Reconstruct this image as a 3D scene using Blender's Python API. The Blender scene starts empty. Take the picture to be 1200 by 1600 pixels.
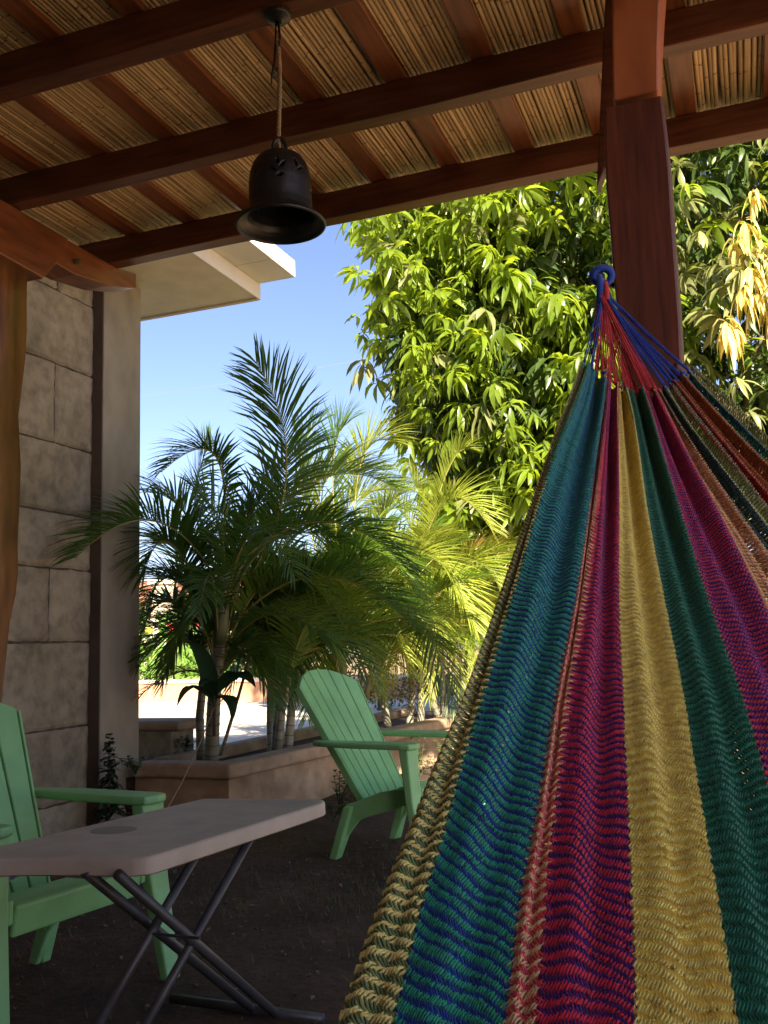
import bpy, bmesh, math, random
import numpy as np
from mathutils import Vector, Matrix
R = math.radians
random.seed(7)
rng = np.random.default_rng(7)

# ------------------------------------------------------------------ camera, world, sun, exposure
F = 1490.0
_up = np.array([-334., 10370., -F]); _up /= np.linalg.norm(_up)
_Y = np.array([570., -200., -F]); _Y -= _up * _Y.dot(_up); _Y /= np.linalg.norm(_Y)
_X = np.cross(_Y, _up)
M = np.array([_X, _Y, _up])
CAM = np.array([0., 0., 1.0])
scene = bpy.context.scene
cd = bpy.data.cameras.new('camera'); cam = bpy.data.objects.new('camera', cd)
scene.collection.objects.link(cam); scene.camera = cam
cd.sensor_fit = 'VERTICAL'; cd.sensor_height = 36.0; cd.lens = 36.0 * F / 1600.0
cd.clip_start = 0.02; cd.clip_end = 3000
mw = Matrix([list(M[0]) + [CAM[0]], list(M[1]) + [CAM[1]], list(M[2]) + [CAM[2]], [0, 0, 0, 1]])
cam.matrix_world = mw

SUN_EL = R(27); SUN_TO = np.array([0.584, -0.812])       # horizontal direction towards the sun
world = bpy.data.worlds.new('World'); scene.world = world; world.use_nodes = True
wn = world.node_tree.nodes; wl = world.node_tree.links
sky = wn.new('ShaderNodeTexSky'); sky.sky_type = 'NISHITA'; sky.sun_disc = False
sky.sun_elevation = SUN_EL; sky.sun_rotation = math.atan2(SUN_TO[0], SUN_TO[1])
sky.air_density = .9; sky.dust_density = 1.0; sky.ozone_density = 3.0
wn['Background'].inputs['Strength'].default_value = 0.058
_tint = wn.new('ShaderNodeMix'); _tint.data_type = 'RGBA'; _tint.blend_type = 'MULTIPLY'; _tint.inputs[0].default_value = 1
_tint.inputs[7].default_value = (1.09, .95, 1.0, 1)
wl.new(sky.outputs[0], _tint.inputs[6]); wl.new(_tint.outputs[2], wn['Background'].inputs['Color'])
sd = bpy.data.lights.new('sun', 'SUN'); sd.energy = 5.0; sd.angle = R(0.5); sd.color = (1.0, 0.87, 0.68)
sun = bpy.data.objects.new('sun', sd); scene.collection.objects.link(sun)
_to = Vector((SUN_TO[0] * math.cos(SUN_EL), SUN_TO[1] * math.cos(SUN_EL), math.sin(SUN_EL)))
sun.rotation_euler = _to.to_track_quat('Z', 'Y').to_euler(); sun.location = (6, -8, 12)
scene.view_settings.view_transform = 'Standard'; scene.view_settings.look = 'None'
scene.view_settings.exposure = 2.12; scene.view_settings.gamma = 1.0
scene.view_settings.use_curve_mapping = False
scene.cycles.max_bounces = 8; scene.cycles.diffuse_bounces = 5

# ------------------------------------------------------------------ helpers
def ray(px, py): return M @ np.array([(px - 600) / F, -(py - 800) / F, -1.])
def at(px, py, D): return CAM + ray(px, py) * D
def pl(px, py, ax, v):
    r = ray(px, py); return CAM + r * ((v - CAM[ax]) / r[ax])

C = scene.collection
def tag(o, label=None, cat=None, group=None, kind=None):
    if label: o['label'] = label
    if cat: o['category'] = cat
    if group: o['group'] = group
    if kind: o['kind'] = kind
    return o
def empty(name, loc, label, cat, group=None):
    o = bpy.data.objects.new(name, None); C.objects.link(o); o.location = loc
    o.empty_display_size = .1
    return tag(o, label, cat, group)
def link(name, me, mat=None, parent=None, mw=None):
    o = bpy.data.objects.new(name, me); C.objects.link(o)
    if mat is not None and len(me.materials) == 0: me.materials.append(mat)
    if mw is not None: o.matrix_basis = mw
    if parent is not None:
        o.parent = parent; o.matrix_parent_inverse = parent_inv(parent)
    return o
def parent_inv(p):
    m = p.matrix_basis.copy()
    q = p
    while q.parent is not None:
        m = q.parent.matrix_basis @ m if False else m
        q = q.parent
    return WORLD(p).inverted()
def WORLD(o):
    m = o.matrix_basis.copy()
    while o.parent is not None:
        m = WORLD(o.parent) @ o.matrix_parent_inverse @ m
        return m
    return m
def npmesh(name, verts, faces_loops, sizes, smooth=True, matidx=None):
    me = bpy.data.meshes.new(name)
    verts = np.ascontiguousarray(verts, dtype=np.float32).reshape(-1, 3)
    fl = np.ascontiguousarray(faces_loops, dtype=np.int32).ravel()
    sizes = np.ascontiguousarray(sizes, dtype=np.int32)
    me.vertices.add(len(verts)); me.vertices.foreach_set('co', verts.ravel())
    me.loops.add(len(fl)); me.loops.foreach_set('vertex_index', fl)
    me.polygons.add(len(sizes))
    st = np.zeros(len(sizes), dtype=np.int32); st[1:] = np.cumsum(sizes)[:-1]
    me.polygons.foreach_set('loop_start', st); me.polygons.foreach_set('loop_total', sizes)
    if smooth: me.polygons.foreach_set('use_smooth', np.ones(len(sizes), dtype=bool))
    if matidx is not None: me.polygons.foreach_set('material_index', np.ascontiguousarray(matidx, dtype=np.int32))
    me.update(calc_edges=True); me.validate()
    return me
class MB:
    """collects verts / faces for ONE mesh"""
    def __init__(s): s.v = []; s.f = []; s.m = []
    def add(s, vs, fs, mi=0):
        b = len(s.v); s.v += [tuple(map(float, p)) for p in vs]; s.f += [tuple(b + i for i in f) for f in fs]; s.m += [mi] * len(fs); return b
    def box(s, x0, x1, y0, y1, z0, z1, mi=0):
        s.add([(x0,y0,z0),(x1,y0,z0),(x1,y1,z0),(x0,y1,z0),(x0,y0,z1),(x1,y0,z1),(x1,y1,z1),(x0,y1,z1)],
              [(0,3,2,1),(4,5,6,7),(0,1,5,4),(1,2,6,5),(2,3,7,6),(3,0,4,7)], mi)
    def hexa(s, P, mi=0):   # 8 corners bottom ring then top ring
        s.add(P, [(0,3,2,1),(4,5,6,7),(0,1,5,4),(1,2,6,5),(2,3,7,6),(3,0,4,7)], mi)
    def prism(s, outline, axis, a, b, mi=0):
        """extrude an outline of (u,v) along axis (0,1,2) from a to b"""
        n = len(outline)
        def mk(u, v, w): return {0: (w, u, v), 1: (u, w, v), 2: (u, v, w)}[axis]
        vs = [mk(u, v, a) for u, v in outline] + [mk(u, v, b) for u, v in outline]
        fs = [tuple(range(n - 1, -1, -1)), tuple(range(n, 2 * n))] + [(i, (i + 1) % n, n + (i + 1) % n, n + i) for i in range(n)]
        s.add(vs, fs, mi)
    def tube(s, pts, rad, n=8, mi=0, cap=True):
        pts = [Vector(p) for p in pts]; k = len(pts)
        if not hasattr(rad, '__len__'): rad = [rad] * k
        base = len(s.v); ref = None
        for i, p in enumerate(pts):
            t = (pts[min(i + 1, k - 1)] - pts[max(i - 1, 0)]).normalized()
            if ref is None:
                ref = t.orthogonal().normalized()
            else:
                ref = (ref - t * ref.dot(t)).normalized()
            bb = t.cross(ref)
            for j in range(n):
                a = 2 * math.pi * j / n
                q = p + (ref * math.cos(a) + bb * math.sin(a)) * rad[i]
                s.v.append(tuple(q))
        for i in range(k - 1):
            for j in range(n):
                a = base + i * n + j; b2 = base + i * n + (j + 1) % n
                s.f.append((a, b2, b2 + n, a + n)); s.m.append(mi)
        if cap:
            s.f.append(tuple(base + j for j in range(n - 1, -1, -1))); s.m.append(mi)
            s.f.append(tuple(base + (k - 1) * n + j for j in range(n))); s.m.append(mi)
    def mesh(s, name, smooth=False):
        me = bpy.data.meshes.new(name); me.from_pydata(s.v, [], s.f)
        if smooth: me.polygons.foreach_set('use_smooth', [True] * len(s.f))
        me.polygons.foreach_set('material_index', s.m)
        me.update(); return me
    def build(s, name, mat, parent=None, bevel=0, smooth=False, seg=2, wn=True):
        me = s.mesh(name, smooth)
        if bevel:
            bm = bmesh.new(); bm.from_mesh(me); bmesh.ops.recalc_face_normals(bm, faces=bm.faces); bm.to_mesh(me); bm.free()
        for m in (mat if isinstance(mat, (list, tuple)) else [mat]): me.materials.append(m)
        o = link(name, me, None, parent)
        if bevel:
            md = o.modifiers.new('bevel', 'BEVEL'); md.width = bevel; md.segments = seg; md.limit_method = 'ANGLE'; md.angle_limit = R(30)
            md.harden_normals = False
        return o

# ------------------------------------------------------------------ materials
def new_mat(name):
    m = bpy.data.materials.new(name); m.use_nodes = True
    nt = m.node_tree; return m, nt, nt.nodes['Principled BSDF'], nt.nodes['Material Output']
def N(nt, t, **kw):
    n = nt.nodes.new(t)
    for k, v in kw.items():
        if k in n.inputs: n.inputs[k].default_value = v
        else: setattr(n, k, v)
    return n
def ramp(nt, fac, stops):
    r = nt.nodes.new('ShaderNodeValToRGB'); e = r.color_ramp.elements
    while len(e) < len(stops): e.new(0.5)
    for i, (p, c) in enumerate(stops):
        e[i].position = p; e[i].color = tuple(c) + (1,) if len(c) == 3 else c
    nt.links.new(fac, r.inputs[0]); return r
def coords(nt, scale=(1,1,1), world=False):
    mp = nt.nodes.new('ShaderNodeMapping'); mp.inputs['Scale'].default_value = scale
    if world:
        g = nt.nodes.new('ShaderNodeNewGeometry'); nt.links.new(g.outputs['Position'], mp.inputs[0])
    else:
        t = nt.nodes.new('ShaderNodeTexCoord'); nt.links.new(t.outputs['Object'], mp.inputs[0])
    return mp.outputs[0]
def mat_noise(name, stops, scale=6, stretch=(1,1,1), rough=.7, detail=6, bump=.2, bumpscale=None, spec=.5, world=True, fine=None, randval=0, dist=.01, coat=0):
    m, nt, p, out = new_mat(name)
    co = coords(nt, stretch, world)
    nz = N(nt, 'ShaderNodeTexNoise', Scale=scale, Detail=detail, Roughness=.6); nt.links.new(co, nz.inputs['Vector'])
    r = ramp(nt, nz.outputs[0], stops); col = r.outputs[0]
    if fine:
        n2 = N(nt, 'ShaderNodeTexNoise', Scale=fine[0], Detail=4); nt.links.new(co, n2.inputs['Vector'])
        r2 = ramp(nt, n2.outputs[0], [(.3, (fine[1],) * 3), (.6, (1,) * 3)])
        mx = N(nt, 'ShaderNodeMix', data_type='RGBA', blend_type='MULTIPLY'); mx.inputs[0].default_value = 1
        nt.links.new(col, mx.inputs[6]); nt.links.new(r2.outputs[0], mx.inputs[7]); col = mx.outputs[2]
    if randval:
        oi = nt.nodes.new('ShaderNodeObjectInfo'); hs = nt.nodes.new('ShaderNodeHueSaturation')
        mr = N(nt, 'ShaderNodeMapRange'); mr.inputs['To Min'].default_value = 1 - randval; mr.inputs['To Max'].default_value = 1 + randval
        nt.links.new(oi.outputs['Random'], mr.inputs['Value']); nt.links.new(mr.outputs[0], hs.inputs['Value']); nt.links.new(col, hs.inputs['Color']); col = hs.outputs[0]
    nt.links.new(col, p.inputs['Base Color']); p.inputs['Roughness'].default_value = rough
    p.inputs['Specular IOR Level'].default_value = spec
    if coat: p.inputs['Coat Weight'].default_value = coat; p.inputs['Coat Roughness'].default_value = .25
    if bump:
        nb = N(nt, 'ShaderNodeTexNoise', Scale=bumpscale or scale * 6, Detail=8, Roughness=.65); nt.links.new(co, nb.inputs['Vector'])
        b = N(nt, 'ShaderNodeBump', Strength=bump, Distance=dist); nt.links.new(nb.outputs[0], b.inputs['Height']); nt.links.new(b.outputs[0], p.inputs['Normal'])
    return m
def mat_leaf(name, c1, c2, trans, tcol, rough=.35, randv=.25, scale=1.2, edge=None):
    m, nt, p, out = new_mat(name)
    co = coords(nt, (1,1,1), True)
    nz = N(nt, 'ShaderNodeTexNoise', Scale=scale, Detail=5, Roughness=.75); nt.links.new(co, nz.inputs['Vector'])
    r = ramp(nt, nz.outputs[0], [(.33, c1), (.66, c2)])
    oi = nt.nodes.new('ShaderNodeObjectInfo'); hs = nt.nodes.new('ShaderNodeHueSaturation')
    mr = N(nt, 'ShaderNodeMapRange'); mr.inputs['To Min'].default_value = 1 - randv; mr.inputs['To Max'].default_value = 1 + randv
    nt.links.new(oi.outputs['Random'], mr.inputs['Value']); nt.links.new(mr.outputs[0], hs.inputs['Value']); nt.links.new(r.outputs[0], hs.inputs['Color'])
    nt.links.new(hs.outputs[0], p.inputs['Base Color']); p.inputs['Roughness'].default_value = rough
    tr = N(nt, 'ShaderNodeBsdfTranslucent'); tr.inputs[0].default_value = tuple(tcol) + (1,)
    mx = N(nt, 'ShaderNodeMixShader'); mx.inputs[0].default_value = trans
    nt.links.new(p.outputs[0], mx.inputs[1]); nt.links.new(tr.outputs[0], mx.inputs[2]); nt.links.new(mx.outputs[0], out.inputs[0])
    return m
def flat(name, col, rough=.5, metal=0, spec=.5):
    m, nt, p, out = new_mat(name); p.inputs['Base Color'].default_value = tuple(col) + (1,)
    p.inputs['Roughness'].default_value = rough; p.inputs['Metallic'].default_value = metal; p.inputs['Specular IOR Level'].default_value = spec
    return m

m_beam = mat_noise('mahogany', [(.3, (.075,.021,.010)), (.7, (.165,.050,.020))], 3, (.4,5,5), .38, bump=.2, bumpscale=16, dist=.003, fine=(11,.5))
m_rafter = mat_noise('rafter_wood', [(.3, (.15,.048,.018)), (.7, (.26,.09,.034))], 3, (5,.4,5), .36, bump=.15, bumpscale=16, dist=.003, fine=(11,.55), randval=.15)
m_post = mat_noise('post_wood', [(.3, (.085,.024,.014)), (.7, (.15,.042,.021))], 2.5, (6,6,.45), .42, bump=.25, bumpscale=14, dist=.004, fine=(9, .5))
m_neck = mat_noise('post_neck_lit', [(.3, (.26,.075,.025)), (.7, (.42,.13,.045))], 2.5, (5,5,.8), .42, bump=.12, bumpscale=25, dist=.003)  # post wood again, with its orange light put into the colour
m_cedar = mat_noise('orange_wood', [(.3, (.13,.04,.014)), (.55, (.24,.075,.024)), (.75, (.31,.12,.038))], 2.2, (3.5,.5,3.5), .36, bump=.2, bumpscale=14, dist=.004, fine=(9,.5))
m_cedarv = mat_noise('orange_post_wood', [(.28, (.045,.02,.012)), (.48, (.15,.058,.022)), (.72, (.27,.115,.042))], 1.6, (3.5,3.5,.6), .36, bump=.2, bumpscale=14, dist=.004, fine=(8,.5))
m_ring = flat('knot_wood', (.62,.42,.2), .6)
# bamboo cane: colour per cane, darker nodes from geometry
def mat_cane():
    m, nt, p, out = new_mat('cane')
    co = coords(nt, (14, 2.2, 14))
    oi = nt.nodes.new('ShaderNodeObjectInfo')
    ad = N(nt, 'ShaderNodeVectorMath', operation='ADD'); cmb = N(nt, 'ShaderNodeCombineXYZ'); ml = N(nt, 'ShaderNodeMath', operation='MULTIPLY'); ml.inputs[1].default_value = 50
    nt.links.new(oi.outputs['Random'], ml.inputs[0]); nt.links.new(ml.outputs[0], cmb.inputs[1]); nt.links.new(co, ad.inputs[0]); nt.links.new(cmb.outputs[0], ad.inputs[1])
    nz = N(nt, 'ShaderNodeTexNoise', Scale=1.3, Detail=5, Roughness=.65); nt.links.new(ad.outputs[0], nz.inputs['Vector'])
    r = ramp(nt, nz.outputs[0], [(.25, (.38,.24,.11)), (.40, (.60,.41,.20)), (.62, (.72,.52,.27)), (.8, (.80,.62,.36))])
    hs = nt.nodes.new('ShaderNodeHueSaturation'); mr = N(nt, 'ShaderNodeMapRange'); mr.inputs['To Min'].default_value = .55; mr.inputs['To Max'].default_value = 1.0
    nt.links.new(oi.outputs['Random'], mr.inputs['Value']); nt.links.new(mr.outputs[0], hs.inputs['Value']); nt.links.new(r.outputs[0], hs.inputs['Color'])
    nt.links.new(hs.outputs[0], p.inputs['Base Color']); p.inputs['Roughness'].default_value = .5
    return m
m_cane = mat_cane()
m_node = flat('cane_node', (.26,.16,.08), .7)
m_block = mat_noise('quarried_block', [(.3, (.23,.19,.12)), (.5, (.32,.27,.18)), (.72, (.40,.345,.245))], 2.2, (1,1,1), .9, bump=.9, bumpscale=26, dist=.012, fine=(13,.62), randval=.10)
m_mortar = mat_noise('mortar', [(.3, (.05,.04,.03)), (.7, (.10,.085,.065))], 9, rough=.95, bump=.5, dist=.006)
m_column = mat_noise('column_concrete', [(.3, (.27,.235,.17)), (.7, (.36,.32,.245))], 2.2, (1,1,.6), .88, bump=.35, bumpscale=30, dist=.005, fine=(7,.8))
m_eave = mat_noise('eave_paint', [(.3, (.70,.63,.47)), (.7, (.78,.72,.57))], 3, rough=.8, bump=.1, bumpscale=40, dist=.002, fine=(5,.88))
m_fascia = mat_noise('fascia_paint', [(.3, (.70,.68,.64)), (.7, (.80,.78,.74))], 3, rough=.7, bump=.08, bumpscale=40, dist=.002)
m_planter = mat_noise('planter_render', [(.28, (.22,.14,.08)), (.5, (.38,.26,.155)), (.72, (.48,.36,.23))], 2.4, (1,1,1.4), .85, bump=.35, bumpscale=25, dist=.006, fine=(6,.62))
m_cap = mat_noise('planter_cap', [(.3, (.28,.19,.12)), (.7, (.44,.32,.21))], 4, rough=.85, bump=.35, bumpscale=28, dist=.006, fine=(11,.75))
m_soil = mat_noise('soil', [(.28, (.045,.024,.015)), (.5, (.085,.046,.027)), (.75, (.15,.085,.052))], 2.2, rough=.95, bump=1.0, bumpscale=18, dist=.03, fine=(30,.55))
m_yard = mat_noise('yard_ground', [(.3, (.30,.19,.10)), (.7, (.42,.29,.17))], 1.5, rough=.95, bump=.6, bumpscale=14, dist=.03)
m_pave = mat_noise('pavement_concrete', [(.3, (.66,.58,.46)), (.7, (.74,.66,.54))], 1.2, rough=.85, bump=.2, bumpscale=30, dist=.004)
m_terra = mat_noise('terracotta_wall', [(.3, (.42,.22,.13)), (.7, (.55,.32,.20))], 2, rough=.85, bump=.2)
m_cream = mat_noise('cream_render', [(.3, (.62,.53,.38)), (.7, (.72,.63,.48))], 2, rough=.85, bump=.15)
m_green = mat_noise('green_plastic', [(.3, (.22,.50,.21)), (.7, (.26,.59,.255))], 2, rough=.5, bump=.08, bumpscale=120, dist=.001, fine=(7,.82))
m_groove = flat('groove_shade', (.02,.08,.035), .7)  # dark green puts the shade between the slats into the colour
m_table = mat_noise('table_plastic', [(.3, (.46,.41,.35)), (.7, (.53,.475,.41))], 4, rough=.55, bump=.25, bumpscale=220, dist=.0008, fine=(9,.80))
m_recess = flat('table_recess', (.27,.24,.20), .6)
m_steel = mat_noise('dark_steel', [(.3, (.035,.035,.04)), (.7, (.075,.075,.085))], 20, rough=.42, bump=.05, spec=.6)
m_bell = mat_noise('bell_iron', [(.3, (.004,.004,.005)), (.7, (.014,.014,.015))], 14, rough=.38, bump=.4, bumpscale=45, dist=.003, spec=.6)
m_rope = mat_noise('rope', [(.3, (.20,.13,.07)), (.7, (.36,.26,.15))], 30, rough=.9, bump=.4, bumpscale=180, dist=.002)
m_sheet = flat('roof_sheet', (.25,.20,.16), .6)
m_bark = mat_noise('bark', [(.3, (.05,.038,.028)), (.7, (.14,.11,.08))], 8, (1,1,.3), .9, bump=.6, dist=.02)
m_pstem = mat_noise('palm_stem', [(.3, (.14,.14,.085)), (.6, (.27,.25,.17)), (.8, (.34,.30,.22))], 6, (1,1,2.2), .7, bump=.3, dist=.006)
m_ringm = flat('palm_ring', (.10,.085,.06), .8)
m_rachis = flat('palm_rachis', (.26,.24,.06), .5)
m_shaft = mat_noise('crown_shaft', [(.3, (.12,.17,.07)), (.7, (.26,.24,.12))], 5, (1,1,.4), .5, bump=.1)
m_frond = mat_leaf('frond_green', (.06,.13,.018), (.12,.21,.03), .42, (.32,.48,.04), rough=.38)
m_frondY = mat_leaf('frond_sunlit', (.17,.25,.025), (.36,.40,.06), .45, (.46,.50,.06), rough=.42, randv=.2)  # sunlit copy of the frond, sunlight put into the colour
m_frondD = mat_leaf('frond_shaded', (.030,.078,.016), (.065,.14,.026), .32, (.16,.30,.03), rough=.42)  # shaded copy of the frond, shade put into the colour
m_frondO = mat_leaf('frond_dry', (.30,.20,.05), (.42,.26,.06), .4, (.55,.35,.06), rough=.5)
m_mango = mat_leaf('mango_leaf', (.075,.14,.016), (.23,.31,.032), .45, (.48,.60,.03), rough=.32, randv=.35, scale=3.5)
m_mangoD = mat_leaf('mango_leaf_inner_shade', (.030,.060,.014), (.075,.12,.03), .30, (.16,.24,.03), rough=.35, scale=3.5)  # darker leaf copy, paints the shade inside the crown
m_mangoP = mat_leaf('mango_leaf_glare', (.13,.17,.05), (.28,.28,.12), .30, (.36,.40,.08), rough=.32, randv=.3, scale=4)  # paler leaf copy, front-lit glare put into the colour
m_mangoY = mat_leaf('mango_leaf_yellow', (.62,.50,.12), (.78,.68,.26), .35, (.8,.6,.12), rough=.4, scale=6)
m_broad = mat_leaf('broad_leaf', (.10,.22,.04), (.24,.38,.08), .4, (.3,.5,.06), rough=.35, scale=5)
m_broadD = mat_leaf('broad_leaf_dark', (.016,.04,.018), (.03,.07,.03), .15, (.05,.12,.03), rough=.35)
m_hedge = mat_leaf('hedge_leaf', (.05,.08,.02), (.12,.16,.04), .3, (.2,.26,.04), rough=.5, scale=2)
m_weed = mat_leaf('weed_leaf', (.04,.07,.03), (.09,.13,.05), .3, (.12,.2,.04), rough=.5, scale=9)
m_grass = mat_leaf('grass_blade', (.05,.06,.025), (.12,.12,.05), .3, (.14,.18,.05), rough=.6, scale=9)

# ================================================================== SETTING
def ground():
    n = 160; xs = np.concatenate([np.linspace(-400, -8, 24), np.linspace(-7.8, 6, 120), np.linspace(6.5, 400, 24)])
    ys = np.concatenate([np.linspace(-400, -3, 20), np.linspace(-2.8, 9, 110), np.linspace(9.5, 400, 24)])
    X, Y = np.meshgrid(xs, ys)
    Z = .012 * np.sin(X * 3.1 + 1.3 * np.sin(Y * 2.3)) * np.cos(Y * 2.7 + X) + .006 * np.sin(X * 11 + Y * 7) * np.sin(Y * 13 - X * 5)
    near = np.clip(1 - np.maximum(np.abs(X + 1) - 6, 0) / 2, 0, 1) * np.clip(1 - np.maximum(np.abs(Y - 3) - 5.5, 0) / 1, 0, 1)
    Z = Z * near - .012
    v = np.stack([X, Y, Z], -1).reshape(-1, 3); w = len(xs); h = len(ys)
    i = (np.arange(h - 1)[:, None] * w + np.arange(w - 1)[None]).ravel()
    f = np.stack([i, i + 1, i + w + 1, i + w], 1)
    cx = v[f].mean(1)
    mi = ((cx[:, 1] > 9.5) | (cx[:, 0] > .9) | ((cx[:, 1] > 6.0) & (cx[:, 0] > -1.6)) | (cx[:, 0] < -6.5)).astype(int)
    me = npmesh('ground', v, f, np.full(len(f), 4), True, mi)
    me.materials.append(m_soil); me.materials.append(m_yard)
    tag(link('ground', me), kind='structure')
ground()
mb = MB(); mb.box(-22, -3.75, 6.55, 20.6, -.05, .03); mb.box(-3.75, -3.3, 10.9, 20.6, -.05, .026)
tag(mb.build('pavement', m_pave), kind='structure')

# ------------------------------------------------------------------ HOUSE (block wall, column, eave, added sun-blocking wall behind)
WX = -3.8
house = empty('house', (-5, 2, 0), 'block walled house with grey concrete corner column and cream flat eave behind the left chair', 'house')
WALL_END = pl(148, 588, 0, WX)[1]
zs = [pl(141, y, 0, WX)[2] for y in (1133, 1003, 893, 809, 706, 587, 477)]   # joint heights traced at the wall's end
zs = [zs[0] - .86, zs[0] - .43] + zs + [zs[-1] + .45, zs[-1] + .9]
mb = MB(); mb.box(WX - .25, WX - .022, -2.2, WALL_END - .004, -.1, 3.48); mb.build('mortar', m_mortar, house)
# vertical joints measured on the wall in the photo
vj = {}
def Yat(px, py): return pl(px, py, 0, WX)[1]
rows_j = [[], [], [], [], [], [], [], [], [], [], []]
rnd = random.Random(3)
bmesh_cache = {}
def block_mesh(L, H, key):
    nx = max(3, int(L / .05)); nz = max(3, int(H / .05))
    ys_ = np.concatenate([[0, .007], np.linspace(.03, L - .03, nx), [L - .007, L]]); z_ = np.concatenate([[0, .007], np.linspace(.03, H - .03, nz), [H - .007, H]]); nx += 4; nz += 4
    Yg, Zg = np.meshgrid(ys_, z_)
    r = np.random.default_rng(key)
    ex = np.minimum.reduce([Yg, L - Yg, Zg, H - Zg])
    X = .012 + r.normal(0, .0022, Yg.shape) - np.where(ex < .004, .018, 0) + .004 * np.sin(Yg * 9 + key) * np.sin(Zg * 7 + key * 2)
    Yj = Yg + np.where(ex < .004, 0, r.normal(0, .0015, Yg.shape)); Zj = Zg + np.where((Zg > .01) & (Zg < H - .01), 0, r.normal(0, .0022, Yg.shape))
    v = np.stack([X, Yj, Zj], -1).reshape(-1, 3); i = (np.arange(nz - 1)[:, None] * nx + np.arange(nx - 1)[None]).ravel()
    f = np.stack([i, i + 1, i + nx + 1, i + nx], 1)
    # back ring so that the piece has depth
    b = len(v); v = np.vstack([v, [[-.035, 0, 0], [-.035, L, 0], [-.035, L, H], [-.035, 0, H]]])
    loops = list(f.ravel()); sizes = [4] * len(f)
    bot = list(range(nx)); top = [(nz - 1) * nx + k for k in range(nx)]; lf = [k * nx for k in range(nz)]; rt = [k * nx + nx - 1 for k in range(nz)]
    for ring in ([b + 1, b] + bot, [b + 3, b + 2] + top[::-1], [b, b + 3] + lf[::-1], [b + 2, b + 1] + rt):
        loops += ring; sizes.append(len(ring))
    loops += [b, b + 1, b + 2, b + 3]; sizes.append(4)
    me = npmesh('block', v, loops, sizes, True); me.materials.append(m_block); return me
for k in range(len(zs) - 1):
    z0, z1 = zs[k] + .004, zs[k + 1] - .004
    if z0 > 3.45: break
    z1 = min(z1, 3.47)
    # half block next to the end on alternate courses
    short = {3: Yat(78, 1070), 5: None, 6: Yat(87, 750), 8: Yat(93, 520)}.get(k)
    y = WALL_END; first = True
    joints = [WALL_END]
    if short: joints.append(short)
    else: joints.append(WALL_END - (.83 if k % 2 else .78))
    while joints[-1] > -2.2: joints.append(joints[-1] - rnd.uniform(.56, .66))
    for a, b in zip(joints[:-1], joints[1:]):
        b = max(b, -2.2)
        if a - b < .05: continue
        me = block_mesh(a - b - .012, z1 - z0, rnd.randrange(999))
        o = link('block', me, None, house, Matrix.Translation((WX - .022 + rnd.uniform(-.002, .003), b + .006, z0)))
# column beside the wall; a thin dark strip paints shade onto its near face
CY = WALL_END - .004
CX = pl(158, 900, 1, CY)[0]; CYE = pl(219.5, 800, 0, CX)[1]
mb = MB(); mb.box(WX - .30, CX, CY + .006, CYE, -.1, 3.515); mb.build('column', m_column, house, bevel=.012)
mb = MB(); mb.box(WX - .02, CX - .004, CY - .006, CY + .004, -.1, 3.5); mb.build('shade_strip', mat_noise('shade_brown', [(.3, (.055,.038,.028)), (.7, (.10,.07,.05))], 4, rough=.8, bump=.3, bumpscale=30, dist=.003), house)
EZ = 3.52
fY = pl(402, 465, 2, EZ)[1]; fX = pl(404, 465, 2, EZ)[0]
mb = MB(); mb.box(-9, fX - .012, -2.2, fY - .002, EZ, EZ + .14); mb.build('soffit', m_eave, house)
oX = pl(458, 431, 2, EZ + .11)[0]
mb = MB(); mb.box(-9, fX - .01, fY, fY + .03, EZ - .012, EZ + .11); mb.build('edge_drip', m_eave, house)
mb = MB(); mb.box(fX - .01, fX + .004, -2.2, fY + .03, EZ - .008, EZ + .108); mb.build('fascia_board', m_fascia, house, bevel=.003)
panels = [fY + .03, fY - .33, fY - 1.1, fY - 1.9, fY - 2.7, fY - 3.5]
for a, b in zip(panels[:-1], panels[1:]):
    mb = MB(); mb.box(fX - .4, oX, b + .004, a - .001, EZ + .112, EZ + .235); mb.build('eave_panel', m_fascia, house, bevel=.004)
# unseen tall wall added behind the viewpoint to keep sun off the porch
mb = MB(); mb.box(-9, 4.6, -4.0, -3.5, -.1, 8.55); mb.build('sun_block_wall', flat('sun_block_brown', (.30,.22,.15), .9), house)
mb = MB(); mb.box(-9, WX - .31, -2.2, CY + .2, -.1, 3.3); mb.build('inner_wall', m_column, house)

# ------------------------------------------------------------------ PORCH
porch = empty('porch', (-1, 2.5, 0), 'open wooden porch with dark red beams and bamboo cane ceiling overhead', 'porch')
RX0, RX1 = -2.98, .75
def beam_x(y0, y1, z0=2.9, z1=3.022, name='beam'):
    mb = MB(); n = 14
    xs = np.linspace(RX0, RX1, n)
    pr = []
    for i, x in enumerate(xs):
        w = .003 * math.sin(i * 1.7 + y0 * 5); pr.append((x, y0 + w, y1 + w * .6, z0 + .003 * math.sin(i * 1.1 + y0 * 3)))
    vs = []
    for x, a, b, z in pr: vs += [(x, a, z), (x, b, z), (x, b, z1), (x, a, z1)]
    fs = [(0, 1, 2, 3), tuple((n - 1) * 4 + k for k in (3, 2, 1, 0))]
    for i in range(n - 1):
        for k in range(4):
            a = i * 4 + k; b = i * 4 + (k + 1) % 4; fs.append((a, a + 4, b + 4, b))
    mb.add(vs, fs); return mb.build(name, m_beam, porch, bevel=.005)
beam_x(3.672, 3.752); beam_x(3.0, 3.072); beam_x(2.33, 2.41); beam_x(1.66, 1.74); beam_x(.99, 1.07)
rx = -2.63
rafters = []
while rx < RX1:
    mb = MB(); mb.box(rx - .04, rx + .04, -.2, 3.86, 3.024, 3.046)
    rafters.append(rx); mb.build('rafter', m_rafter, porch, bevel=.003); rx += .3205
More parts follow.
